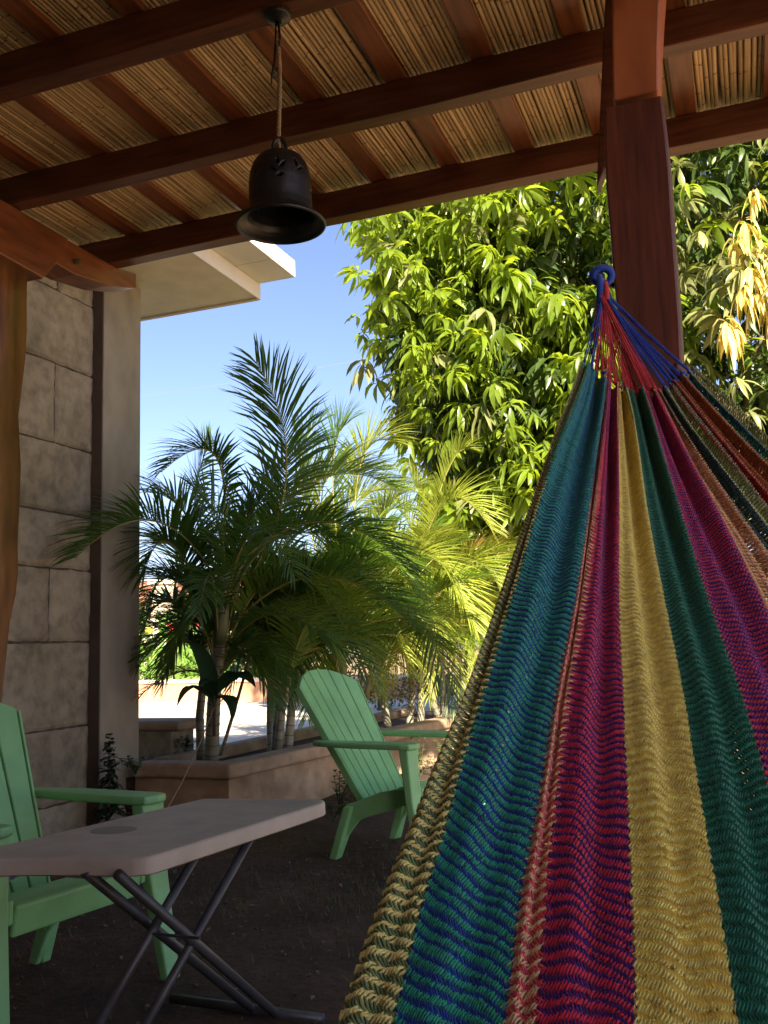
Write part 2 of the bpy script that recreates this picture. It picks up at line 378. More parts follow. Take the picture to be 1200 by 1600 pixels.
def cane_mesh(seed):
    r = random.Random(seed); pts = []; rad = []; mb = MB()
    y = -.15; L = 3.9; n = 15; rr = r.uniform(.0088, .0100); ph = r.uniform(0, 6)
    for i in range(n):
        t = i / (n - 1); pts.append((.0022 * math.sin(t * 9 + ph) + .0015 * math.sin(t * 23 + ph * 2), y + L * t, .001 * math.sin(t * 15 + ph))); rad.append(rr * (1.06 - .14 * t))
    mb.tube(pts, rad, 6, 0)
    yy = y + r.uniform(0, .25)
    while yy < y + L - .02:
        t = (yy - y) / L; x = .0022 * math.sin(t * 9 + ph) + .0015 * math.sin(t * 23 + ph * 2)
        mb.tube([(x, yy - .003, 0), (x, yy + .003, 0)], rr * (1.12 - .14 * t), 6, 1); yy += r.uniform(.17, .30)
    me = mb.mesh('cane', True); me.materials.append(m_cane); me.materials.append(m_node); return me
cmeshes = [cane_mesh(s) for s in range(8)]
rc = random.Random(5); x = RX0 + .01
while x < RX1 - .01:
    o = link('cane', cmeshes[rc.randrange(8)], None, porch, Matrix.Translation((x, rc.uniform(-.03, .03), 3.058 + rc.uniform(-.002, .003))) @ Matrix.Rotation(rc.uniform(-.0012, .0012), 4, 'Z'))
    x += rc.uniform(.0158, .0172)
mb = MB(); mb.box(RX0, RX1, -.5, 3.93, 3.074, 3.10); mb.build('roof_sheet', m_sheet, porch)
# side beam over the left post (two lengths, diagonal end)
SX = -2.75
def zX(px, py): return pl(px, py, 0, SX)
a = zX(68, 436); b = zX(96, 404); c0 = zX(0, 384)
mb = MB(); mb.prism([(-.3, c0[2] + .01), (2.4, c0[2] - .015), (a[1] - .02, a[2] + .004), (a[1], a[2]), (b[1], b[2]), (b[1] + .05, 2.897), (-.3, 2.897)], 0, SX - .16, SX)
mb.build('side_beam', m_cedar, porch, bevel=.008)
e = zX(215, 450); g = zX(170, 446); d0 = zX(100, 404)
mb = MB(); mb.prism([(b[1] - .25, d0[2] - .03), (b[1] + .1, d0[2] - .045), (g[1], g[2]), (e[1], e[2]), (e[1], zX(214, 426)[2]), (zX(186, 418)[1], zX(186, 418)[2]), (3.60, 2.895), (b[1] - .25, 2.892)], 0, SX - .15, SX - .006)
mb.build('side_beam', m_cedar, porch, bevel=.008)
pg = zX(118, 409)
mb = MB(); mb.tube([(SX - .03, pg[1], pg[2]), (SX + .02, pg[1] + .004, pg[2])], .012, 8); mb.build('peg', m_bark, porch, smooth=True)
# live-edge left post
edge = [(47, 415), (46, 470), (46, 520), (44, 560), (38, 610), (33, 650), (35, 690), (37, 730), (35, 790), (32, 850), (33, 890), (29, 930), (20, 970), (15, 1020), (9, 1075), (6, 1110), (0, 1180)]
prof = [(zX(px, py)[1], zX(px, py)[2]) for px, py in edge]
zlast = prof[-1][1]; prof += [(prof[-1][0], zlast * .5), (prof[-1][0] + .02, -.05)]
mb = MB(); vs = []; n = len(prof)
for (y, z) in prof:
    y0 = y - .30 + .02 * math.sin(z * 3)
    vs += [(SX - .004, y - .012, z), (SX - .035, y, z), (SX - .17, y - .02, z), (SX - .19, y0 + .02, z), (SX - .15, y0, z), (SX - .01, y0 + .01, z)]
fs = [tuple(range(6)), tuple((n - 1) * 6 + k for k in (5, 4, 3, 2, 1, 0))]
for i in range(n - 1):
    for k in range(6):
        a_ = i * 6 + k; b_ = i * 6 + (k + 1) % 6; fs.append((a_, a_ + 6, b_ + 6, b_))
mb.add(vs, fs); mb.build('post', m_cedarv, porch, smooth=True)
# right post with narrower neck
PY = 2.5
def xP(px, py, y=PY): return pl(px, py, 1, y)
def post_sections(secs, depth, name, mat):
    mb = MB(); vs = []
    for (xl, xr, z, yo) in secs:
        vs += [(xl, PY + yo, z), (xr, PY + yo, z), (xr, PY + depth, z), (xl, PY + depth, z)]
    n = len(secs); fs = [(0, 1, 2, 3), tuple((n - 1) * 4 + k for k in (3, 2, 1, 0))]
    for i in range(n - 1):
        for k in range(4):
            a_ = i * 4 + k; b_ = i * 4 + (k + 1) % 4; fs.append((a_, a_ + 4, b_ + 4, b_))
    mb.add(vs, fs); return mb.build(name, mat, porch, bevel=.006)
sec = []
for (pxl, pxr, py) in [(943, 1035, 158), (944, 1041, 210), (946, 1048, 280), (952, 1052, 350), (958, 1058, 430), (966, 1063, 500), (972, 1067, 590), (985, 1085, 900)]:
    l = xP(pxl, py); r_ = xP(pxr, py); sec.append((l[0], r_[0], (l[2] + r_[2]) / 2, 0))
l = sec[-1]; sec.append((l[0], l[1], -.05, 0))
post_sections(sec, .13, 'post', m_post)
sec = []
for (pxl, pxr, py) in [(957, 1030, 150), (957, 1031, 90), (958, 1034, 30), (958, 1038, -30), (958, 1042, -75)]:
    l = xP(pxl, py, 2.52); r_ = xP(pxr, py, 2.52); sec.append((l[0], r_[0], (l[2] + r_[2]) / 2, .02 - .02 * len(sec)))
post_sections(sec, .12, 'post_neck', m_neck)
kn = xP(988, -4, 2.45)
mb = MB(); mb.tube([(kn[0], 2.437, kn[2] + .01), (kn[0], 2.427, kn[2] + .01)], [.019, .017], 10); mb.build('knot', m_ring, porch, smooth=False)
# board behind the post
def bb(px, py): return pl(px, py, 1, 2.78)
P = [bb(946, 0), bb(966, 0), bb(966, 290), bb(931, 296)]
mb = MB(); mb.prism([(p[0], p[2]) for p in [bb(948, -60), bb(975, -60), bb(975, 262), bb(945, 262), bb(932, 296), bb(936, 200)]], 1, 2.78, 2.83)
mb.build('brace_board', m_beam, porch, bevel=.004)
# burl on the post by the hammock
hk = at(1062, 586, 2.32)
def lump(center, rads, seed, n=14, amp=.25):
    r = np.random.default_rng(seed); vs = []; fs = []
    ph = r.uniform(0, 6, 6)
    for i in range(n + 1):
        th = math.pi * i / n
        for j in range(2 * n):
            a = math.pi * j / n
            d = 1 + amp * (math.sin(3 * a + ph[0] + 2 * th) * .5 + math.sin(5 * th + ph[1] + a) * .35 + .25 * math.sin(7 * a + ph[2]) * math.sin(6 * th))
            if i in (0, n): d = 1
            vs.append((center[0] + rads[0] * d * math.sin(th) * math.cos(a), center[1] + rads[1] * d * math.sin(th) * math.sin(a), center[2] + rads[2] * d * math.cos(th)))
    for i in range(n):
        for j in range(2 * n):
            a = i * 2 * n + j; b2 = i * 2 * n + (j + 1) % (2 * n); fs.append((a, a + 2 * n, b2 + 2 * n, b2))
    return vs, fs
mb = MB(); mb.add(*lump(hk, (.024, .05, .03), 4)); mb.build('burl', m_post, porch, smooth=True)

# ------------------------------------------------------------------ PLANTER and low walls
planter = empty('planter', (-3.2, 7, 0), 'long ochre rendered planter wall with rounded cap holding the palms', 'planter')
PX = -2.9; CZ = .36
def wall_run(pts, name_wall, name_cap, parent, zc, th, capw, caph, mw_, mc):
    """pts: outer-face polyline; wall body goes to the left of the run"""
    for i in range(len(pts) - 1):
        a = Vector(pts[i]); b = Vector(pts[i + 1]); d = (b - a).normalized(); nrm = Vector((-d.y, d.x))
        P = [a, b, b + nrm * th, a + nrm * th]
        mb = MB(); mb.hexa([(p.x, p.y, -.1) for p in P] + [(p.x, p.y, zc - caph) for p in P]); mb.build(name_wall, mw_, parent)
p0 = pl(357, 1200, 2, .33); p1 = pl(705, 1125, 2, .33)
PL = [(-3.62, p0[1] + .02), (p0[0], p0[1]), (p1[0], p1[1]), (p1[0] + (p1[0] - p0[0]) * .5, p1[1] + (p1[1] - p0[1]) * .5)]
def strip_solid(path, th, z0, z1, mat, name, parent, out=0.0, bevel=0, wav=0):
    """solid following a polyline path (outer edge), th towards its left; mitred corners"""
    n = len(path); P = [Vector(p) for p in path]; L = []; Rr = []
    for i in range(n):
        d0 = (P[i] - P[i - 1]).normalized() if i else (P[1] - P[0]).normalized()
        d1 = (P[i + 1] - P[i]).normalized() if i < n - 1 else d0
        n0 = Vector((-d0.y, d0.x)); n1 = Vector((-d1.y, d1.x)); m = (n0 + n1).normalized(); k = 1 / max(.4, m.dot(n0))
        Rr.append(P[i] - m * out * k); L.append(P[i] + m * th * k)
    mb = MB(); vs = []
    for i in range(n): vs += [(Rr[i].x, Rr[i].y, z0), (L[i].x, L[i].y, z0), (L[i].x, L[i].y, z1), (Rr[i].x, Rr[i].y, z1)]
    fs = [(0, 1, 2, 3), tuple((n - 1) * 4 + k for k in (3, 2, 1, 0))]
    for i in range(n - 1):
        for k in range(4):
            a = i * 4 + k; b = i * 4 + (k + 1) % 4; fs.append((a, a + 4, b + 4, b))
    mb.add(vs, fs); return mb.build(name, mat, parent, bevel=bevel, seg=3)
path = PL
# note: soil side is to the left of the direction of travel when going +X then +Y
strip_solid(path, .12, -.1, .262, m_planter, 'front_wall', planter)
strip_solid(path, .15, .265, .355, m_cap, 'cap', planter, out=.035, bevel=.022)
r0 = pl(325, 1168, 2, .33); r1 = pl(404, 1153, 2, .33)
ddx = (r1[0] - r0[0]) / (r1[1] - r0[1])
bx = -3.78
strip_solid([(bx, p1[1] + 2), (bx, 5.55)], .12, -.1, .33, m_planter, 'back_wall', planter, bevel=.01)
mb = MB(); mb.hexa([(bx, p0[1] + .08, -.08), (p0[0] - .08, p0[1] + .08, -.08), (p1[0] - .08, p1[1], -.08), (bx, p1[1], -.08), (bx, p0[1] + .08, .25), (p0[0] - .08, p0[1] + .08, .25), (p1[0] - .08, p1[1], .25), (bx, p1[1], .25)]); mb.box(bx, p1[0] - .1, p1[1], 11, -.08, .25); mb.build('bed_soil', m_soil, planter)
# bench like low wall beside the column
bench = empty('low_wall', (-4.6, 6.3, 0), 'short dark stone low wall with thick rounded cap beside the concrete column', 'wall')
q = pl(280, 1131, 2, .52); BY = q[1]
BYf = 5.9; qx = pl(264, 1150, 1, BYf)[0]; qz = pl(240, 1127, 1, BYf)[2]; capx = pl(280, 1131, 1, BYf)[0]
mb = MB(); mb.box(-6.5, qx, BYf + .03, BYf + .33, -.1, qz - .07); mb.build('wall_body', m_block, bench, bevel=.01)
mb = MB(); mb.box(-6.5, capx, BYf, BYf + .36, qz - .072, qz); mb.build('cap', m_cap, bench, bevel=.03, seg=3)

# far planter + plants, far building
farp = empty('terracotta_planter', (-12, 20, 0), 'low terracotta planter wall across the bright pavement', 'planter')
mb = MB(); mb.box(-26, -6, 17.6, 17.8, -.05, .42); mb.build('front_wall', m_terra, farp)
mb = MB(); mb.box(-26, -6, 17.55, 17.85, .42, .50); mb.build('cap', m_cream, farp, bevel=.02)
mb = MB(); mb.box(-26, -6, 17.85, 20.5, -.05, .40); mb.build('bed_soil', m_soil, farp)
farb = empty('far_building', (-19, 34, 0), 'cream building with red tiled roof glimpsed far behind the left palm', 'building')
mb = MB(); FBX = pl(268, 900, 1, 33)[0]; mb.box(-44, FBX, 33, 40, 0, 3.2); mb.build('wall', m_cream, farb)
m_tile = mat_noise('roof_tile', [(.3, (.30,.11,.06)), (.7, (.45,.18,.10))], 5, rough=.8, bump=.5)
mb = MB(); mb.add([(-45, 32, 3.15), (FBX + 1, 32, 3.15), (FBX + 1, 36.5, 4.4), (-45, 36.5, 4.4), (-45, 41, 3.15), (FBX + 1, 41, 3.15)], [(0, 1, 2, 3), (3, 2, 5, 4), (0, 3, 4), (1, 5, 2), (0, 4, 5, 1)]); mb.build('roof', m_tile, farb)
for k in range(6):
    mb = MB(); mb.box(-33 + k * 4, -31.6 + k * 4, 32.95, 33.02, .9, 2.5); mb.build('window', flat('far_glass', (.05, .06, .07), .2), farb)
pil = empty('far_pillar', (-13.5, 24, 0), 'sunlit cream square pillar beyond the far planter', 'pillar')
pa = pl(236, 930, 1, 24); pb = pl(262, 930, 1, 24)
mb = MB(); mb.box(pa[0], pb[0], 24, 24.4, 0, 3.1); mb.build('shaft', m_cream, pil); mb = MB(); mb.box(pa[0] - .08, pb[0] + .08, 23.92, 24.48, 3.1, 3.25); mb.build('top_slab', m_cream, pil)

# utility cable
c0_ = at(150, 628, 40); c1_ = at(720, 527, 44)
mb = MB(); pts = []
for i in range(21):
    t = -.3 + 1.6 * i / 20; p = c0_ * (1 - t) + c1_ * t; pts.append((p[0], p[1], p[2] - .25 * 4 * t * (1 - t)))
mb.tube(pts, .006, 5); tag(mb.build('utility_cable', flat('cable_grey', (.14, .14, .16), .7)), 'thin pale overhead cable crossing the blue sky behind the palm', 'cable')

# ================================================================== FOLIAGE
def leaf_strip(base, d, side, nrm, L, W, droop, prof=(.35, 1, .85, .45, 0), fold=.25, curl=0):
    """returns verts, faces of a folded leaf of 4 segments"""
    n = len(prof); vs = []; fs = []
    p = Vector(base); dr = Vector(d).normalized(); nr = Vector(nrm)
    seg = L / (n - 1); sd = Vector(side)
    for i, w in enumerate(prof):
        sd_ = (sd - dr * sd.dot(dr)).normalized(); up = sd_.cross(dr).normalized()
        if up.dot(nr) < 0: up = -up
        hw = W * .5 * w
        vs += [tuple(p - sd_ * hw + up * hw * fold), tuple(p), tuple(p + sd_ * hw + up * hw * fold)]
        p = p + dr * seg
        dr = (dr + Vector((0, 0, -droop))).normalized()
    for i in range(n - 1):
        a = i * 3; fs += [(a, a + 1, a + 4, a + 3), (a + 1, a + 2, a + 5, a + 4)]
    return vs, fs

def frond_mesh(P0, P1, P2, leafL=.36, nl=44, rnd=None, W=.0175, vang=.5, droop=.20, bare=.16, lit=0, bias=None, rach=.009, sideref=None):
    """areca frond. P0 P1 P2 : bezier of the rachis; leaflets leave both sides in a V."""
    rnd = rnd or random
    P0, P1, P2 = Vector(P0), Vector(P1), Vector(P2)
    mb = MB()
    def B(t): return P0 * (1 - t) ** 2 + P1 * 2 * t * (1 - t) + P2 * t * t
    def T(t): return ((P1 - P0) * (1 - t) + (P2 - P1) * t).normalized()
    mb.tube([B(i / 12) for i in range(13)], [rach * (1 - .85 * i / 12) for i in range(13)], 5, 1)
    # side direction of the frond (its blade plane)
    pn = (P1 - P0).cross(P2 - P1)
    if sideref is not None: side0 = Vector(sideref)
    elif pn.length > 1e-4: side0 = pn.normalized()
    else: side0 = T(.5).orthogonal()
    nl = int(nl * 1.35); leafL *= 1.12
    for k in range(nl):
        t = bare + (1 - bare) * (k + .5) / nl
        p = B(t); tg = T(t); s = (side0 - tg * side0.dot(tg)).normalized(); u = s.cross(tg)
        if u.z < 0 and abs(u.z) > .05: u = -u
        q = (t - bare) / (1 - bare)
        prof = (.45 + 1.25 * q if q < .35 else .89 + .11 * math.sin((q - .35) * 3)) * (1 if q < .7 else 1 - (q - .7) * 1.9)
        for sg in (-1, 1):
            L = leafL * max(.2, prof) * rnd.uniform(.88, 1.08)
            ang = R(56 - 34 * q) + rnd.uniform(-.13, .13)
            d = tg * math.cos(ang) + s * sg * math.sin(ang) + u * (vang * (1 - .4 * q) + rnd.uniform(-.16, .16))
            if rnd.random() < .05: L *= rnd.uniform(.3, .7)
            vs, fs = leaf_strip(p, d, tg, u, L, W * (1 - .4 * q) * rnd.uniform(.85, 1.15), droop * rnd.uniform(.6, 1.5), (.5, 1, .8, 0), .35)
            mb.add(vs, fs)
    return mb
def add_frond(parent, mb, mat, name='frond'):
    me = mb.mesh(name, True); me.materials.append(mat); me.materials.append(m_rachis)
    return link(name, me, None, parent)
def palm_stem(parent, pts, r0, r1, shaft=True, rings=True):
    mb = MB(); k = len(pts); pts = [Vector(p) for p in pts]; n = 18
    def Q(t):
        x = t * (k - 1); i = min(int(x), k - 2); f = x - i; return pts[i].lerp(pts[i + 1], f)
    P = [Q(i / n) for i in range(n + 1)]
    mb.tube(P, [(r0 * (1 - i / n) + r1 * i / n) * (1 + (.06 if i == 0 else 0)) for i in range(n + 1)], 9, 0)
    L = (pts[-1] - pts[0]).length; nr = int(L / .07)
    for j in range(1, nr):
        t = j / nr
        if t > .72 and shaft: break
        a = Q(t); b = Q(min(1, t + .006 / L)); rr = (r0 * (1 - t) + r1 * t) * 1.07
        mb.tube([a, b], rr, 9, 1)
    me = mb.mesh('stem', True); me.materials.append(m_pstem); me.materials.append(m_ringm)
    o = link('stem', me, None, parent)
    if shaft:
        mb = MB(); A = Q(.68); Bp = Q(1.0)
        mb.tube([A, A.lerp(Bp, .3), A.lerp(Bp, .7), Bp], [r1 * 1.2, r1 * 1.35, r1 * 1.1, r1 * .6], 8); mb.build('crown_shaft', m_shaft, parent, smooth=True)
    return o
def random_frond(parent, base, az, el, L, droop, rnd, mat, leafL=.36, nl=40, **kw):
    d = Vector((math.cos(az) * math.cos(el), math.sin(az) * math.cos(el), math.sin(el)))
    b = Vector(base); P1 = b + d * L * .6
    h = Vector((math.cos(az), math.sin(az), 0))
    P2 = P1 + (d * .5 + h * .35 - Vector((0, 0, droop))) * L * .55
    return add_frond(parent, frond_mesh(b, P1, P2, leafL, nl, rnd, **kw), mat)

rp = random.Random(11)
# --- left palm (in the shade), fronds set at their traced positions
LP = empty('palm_tree', pl(325, 1185, 2, .25), 'dark shaded areca palm beside the concrete column, its tallest frond tip catching sun', 'palm tree')
D0 = 6.2
palm_stem(LP, [at(330, 1195, 6.22), at(334, 1100, 6.2), at(343, 1010, 6.2), at(352, 890, 6.15)], .048, .036)
palm_stem(LP, [at(314, 1190, 6.3), at(312, 1120, 6.35), at(318, 1060, 6.4), at(322, 960, 6.4)], .030, .024)
palm_stem(LP, [at(345, 1180, 6.1), at(372, 1090, 6.05), at(392, 1020, 6.0)], .012, .009, shaft=False)
def tf(pal, pts, mat, leafL=.36, nl=44, **kw):
    """frond through three traced points; each has its own distance. middle point lies ON the rachis"""
    A, Bm, Cc = [Vector(at(*p)) for p in pts]
    P1 = Bm * 2 - A * .5 - Cc * .5
    return add_frond(pal, frond_mesh(A, P1, Cc, leafL, nl, rp, **kw), mat)
right = Vector(M @ np.array([1, 0, 0])); upv = Vector(M @ np.array([0, 1, 0])); fwd = Vector(M @ np.array([0, 0, -1]))
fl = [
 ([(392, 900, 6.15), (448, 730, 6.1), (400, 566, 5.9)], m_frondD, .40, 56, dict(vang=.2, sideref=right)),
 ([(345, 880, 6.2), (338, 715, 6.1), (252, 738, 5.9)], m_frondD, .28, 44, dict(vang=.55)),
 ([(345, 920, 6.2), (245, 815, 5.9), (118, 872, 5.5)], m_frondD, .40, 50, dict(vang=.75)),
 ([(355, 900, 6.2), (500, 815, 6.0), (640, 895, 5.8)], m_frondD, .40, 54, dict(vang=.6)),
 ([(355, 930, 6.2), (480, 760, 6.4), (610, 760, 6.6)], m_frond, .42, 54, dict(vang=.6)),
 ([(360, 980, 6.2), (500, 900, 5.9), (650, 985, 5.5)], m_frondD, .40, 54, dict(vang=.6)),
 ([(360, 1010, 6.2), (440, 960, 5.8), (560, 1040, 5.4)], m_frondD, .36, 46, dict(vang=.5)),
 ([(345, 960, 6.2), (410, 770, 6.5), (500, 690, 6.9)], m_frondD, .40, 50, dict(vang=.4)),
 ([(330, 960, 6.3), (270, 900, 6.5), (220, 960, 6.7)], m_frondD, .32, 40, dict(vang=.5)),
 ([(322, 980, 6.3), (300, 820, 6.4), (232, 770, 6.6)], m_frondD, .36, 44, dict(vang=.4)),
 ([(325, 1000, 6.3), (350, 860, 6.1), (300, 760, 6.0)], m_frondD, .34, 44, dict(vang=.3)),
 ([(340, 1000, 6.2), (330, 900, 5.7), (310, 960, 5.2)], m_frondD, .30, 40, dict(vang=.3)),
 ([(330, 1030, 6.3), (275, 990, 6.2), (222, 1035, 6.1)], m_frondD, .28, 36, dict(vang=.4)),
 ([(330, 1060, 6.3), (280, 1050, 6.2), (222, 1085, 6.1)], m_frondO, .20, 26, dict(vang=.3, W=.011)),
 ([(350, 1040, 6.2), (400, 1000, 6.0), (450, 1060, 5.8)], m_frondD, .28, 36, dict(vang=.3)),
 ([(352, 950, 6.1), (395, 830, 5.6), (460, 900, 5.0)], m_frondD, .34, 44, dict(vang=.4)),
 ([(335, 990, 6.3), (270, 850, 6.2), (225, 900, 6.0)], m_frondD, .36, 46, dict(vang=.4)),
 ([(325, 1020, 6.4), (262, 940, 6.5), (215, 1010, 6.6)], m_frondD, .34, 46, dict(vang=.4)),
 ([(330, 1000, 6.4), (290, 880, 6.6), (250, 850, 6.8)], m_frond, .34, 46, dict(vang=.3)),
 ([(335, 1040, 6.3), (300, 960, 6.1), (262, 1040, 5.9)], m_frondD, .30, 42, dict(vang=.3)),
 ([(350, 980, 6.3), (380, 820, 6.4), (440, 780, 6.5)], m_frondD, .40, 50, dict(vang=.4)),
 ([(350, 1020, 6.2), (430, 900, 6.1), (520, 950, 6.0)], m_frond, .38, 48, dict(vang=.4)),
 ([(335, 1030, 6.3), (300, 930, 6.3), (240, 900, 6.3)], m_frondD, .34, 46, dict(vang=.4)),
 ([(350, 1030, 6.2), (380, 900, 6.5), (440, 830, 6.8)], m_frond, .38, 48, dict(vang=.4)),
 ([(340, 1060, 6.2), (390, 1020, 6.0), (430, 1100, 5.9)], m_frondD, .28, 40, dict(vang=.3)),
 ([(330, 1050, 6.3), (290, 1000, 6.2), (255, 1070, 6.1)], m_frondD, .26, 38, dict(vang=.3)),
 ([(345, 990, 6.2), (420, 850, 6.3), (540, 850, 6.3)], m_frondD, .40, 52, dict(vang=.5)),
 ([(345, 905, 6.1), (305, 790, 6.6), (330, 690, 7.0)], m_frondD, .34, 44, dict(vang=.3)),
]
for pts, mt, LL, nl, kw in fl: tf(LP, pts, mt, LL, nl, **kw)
# broad dark leaves growing at the stem
hp = empty('heliconia_plant', at(335, 1150, 6.0), 'dark broad leaved plant growing against the left palm stem', 'plant')
def broad_leaf(parent, A, Bm, Cc, W, mat, side=None):
    A, Bm, Cc = [Vector(v) for v in (A, Bm, Cc)]; P1 = Bm * 2 - A * .5 - Cc * .5; mb = MB(); n = 10; vs = []
    sd = Vector(side) if side is not None else right
    for i in range(n + 1):
        t = i / n; p = A * (1 - t) ** 2 + P1 * 2 * t * (1 - t) + Cc * t * t; tg = ((P1 - A) * (1 - t) + (Cc - P1) * t).normalized()
        s_ = (sd - tg * sd.dot(tg)).normalized(); u = s_.cross(tg); w = W * .5 * (math.sin(math.pi * min(1, t * .98 + .02) ** .8) ** .8)
        vs += [tuple(p - s_ * w + u * w * .35), tuple(p), tuple(p + s_ * w + u * w * .35)]
    fs = []
    for i in range(n):
        a = i * 3; fs += [(a, a + 1, a + 4, a + 3), (a + 1, a + 2, a + 5, a + 4)]
    mb.add(vs, fs); return mb.build('leaf', mat, parent, smooth=True)
for a_, b_, c_, w in [((335, 1100, 6), (320, 1030, 5.95), (292, 1002, 5.9), .11), ((335, 1095, 6), (300, 1070, 5.9), (276, 1105, 5.8), .06),
                      ((335, 1085, 6), (370, 1050, 5.95), (400, 1075, 5.9), .09), ((335, 1090, 6), (325, 1060, 5.9), (310, 1075, 5.8), .1), ((338, 1090, 6), (360, 1090, 5.9), (362, 1130, 5.8), .08)]:
    broad_leaf(hp, at(*a_), at(*b_), at(*c_), w, m_broadD)
mb = MB(); mb.tube([at(335, 1150, 6.0), at(335, 1085, 6.0)], .012, 6); mb.build('stalk', m_bark, hp, smooth=True)

# --- clumps further along the planter
def clump(px, py, D, nst, h, label, nfr, mats, seed, spread=.22, frL=1.5, group='areca palms along the planter', lowY=0.25, leafL=.38):
    r = random.Random(seed); base = at(px, py, D); base[2] = lowY
    T = empty('palm_tree', base, label, 'palm tree', group)
    for s in range(nst):
        a = r.uniform(0, 6.28); rr = spread * r.uniform(.2, 1); b = Vector(base) + Vector((math.cos(a) * rr, math.sin(a) * rr, 0))
        hh = h * r.uniform(.65, 1.1); lean = Vector((math.cos(a), math.sin(a), 0)) * .18 * r.uniform(.2, 1)
        top = b + lean + Vector((0, 0, hh)); palm_stem(T, [b, b.lerp(top, .5) + Vector((r.uniform(-.02, .02), 0, 0)), top], .036, .026)
        nf = nfr
        for f in range(nf):
            az = f * 2.4 + r.uniform(-.4, .4) + s; el = R(r.uniform(28, 82)); L = frL * r.uniform(.75, 1.15)
            random_frond(T, top - Vector((0, 0, r.uniform(0, .15))), az, el, L, r.uniform(.25, .75), r, mats[r.randrange(len(mats))], leafL=leafL, nl=40, vang=r.uniform(.3, .6))
    return T
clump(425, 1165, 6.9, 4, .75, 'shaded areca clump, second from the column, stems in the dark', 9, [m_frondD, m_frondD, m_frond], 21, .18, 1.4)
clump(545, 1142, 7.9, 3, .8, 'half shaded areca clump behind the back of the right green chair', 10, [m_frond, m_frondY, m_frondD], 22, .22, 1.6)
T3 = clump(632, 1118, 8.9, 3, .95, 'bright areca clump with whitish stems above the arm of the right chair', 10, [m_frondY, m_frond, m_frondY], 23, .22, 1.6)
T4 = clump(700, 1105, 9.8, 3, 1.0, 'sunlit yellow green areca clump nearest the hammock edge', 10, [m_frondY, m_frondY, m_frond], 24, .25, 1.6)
clump(760, 1090, 10.9, 3, 1.0, 'areca clump mostly hidden behind the striped hammock edge', 7, [m_frondY, m_frond], 25, .25, 1.5)
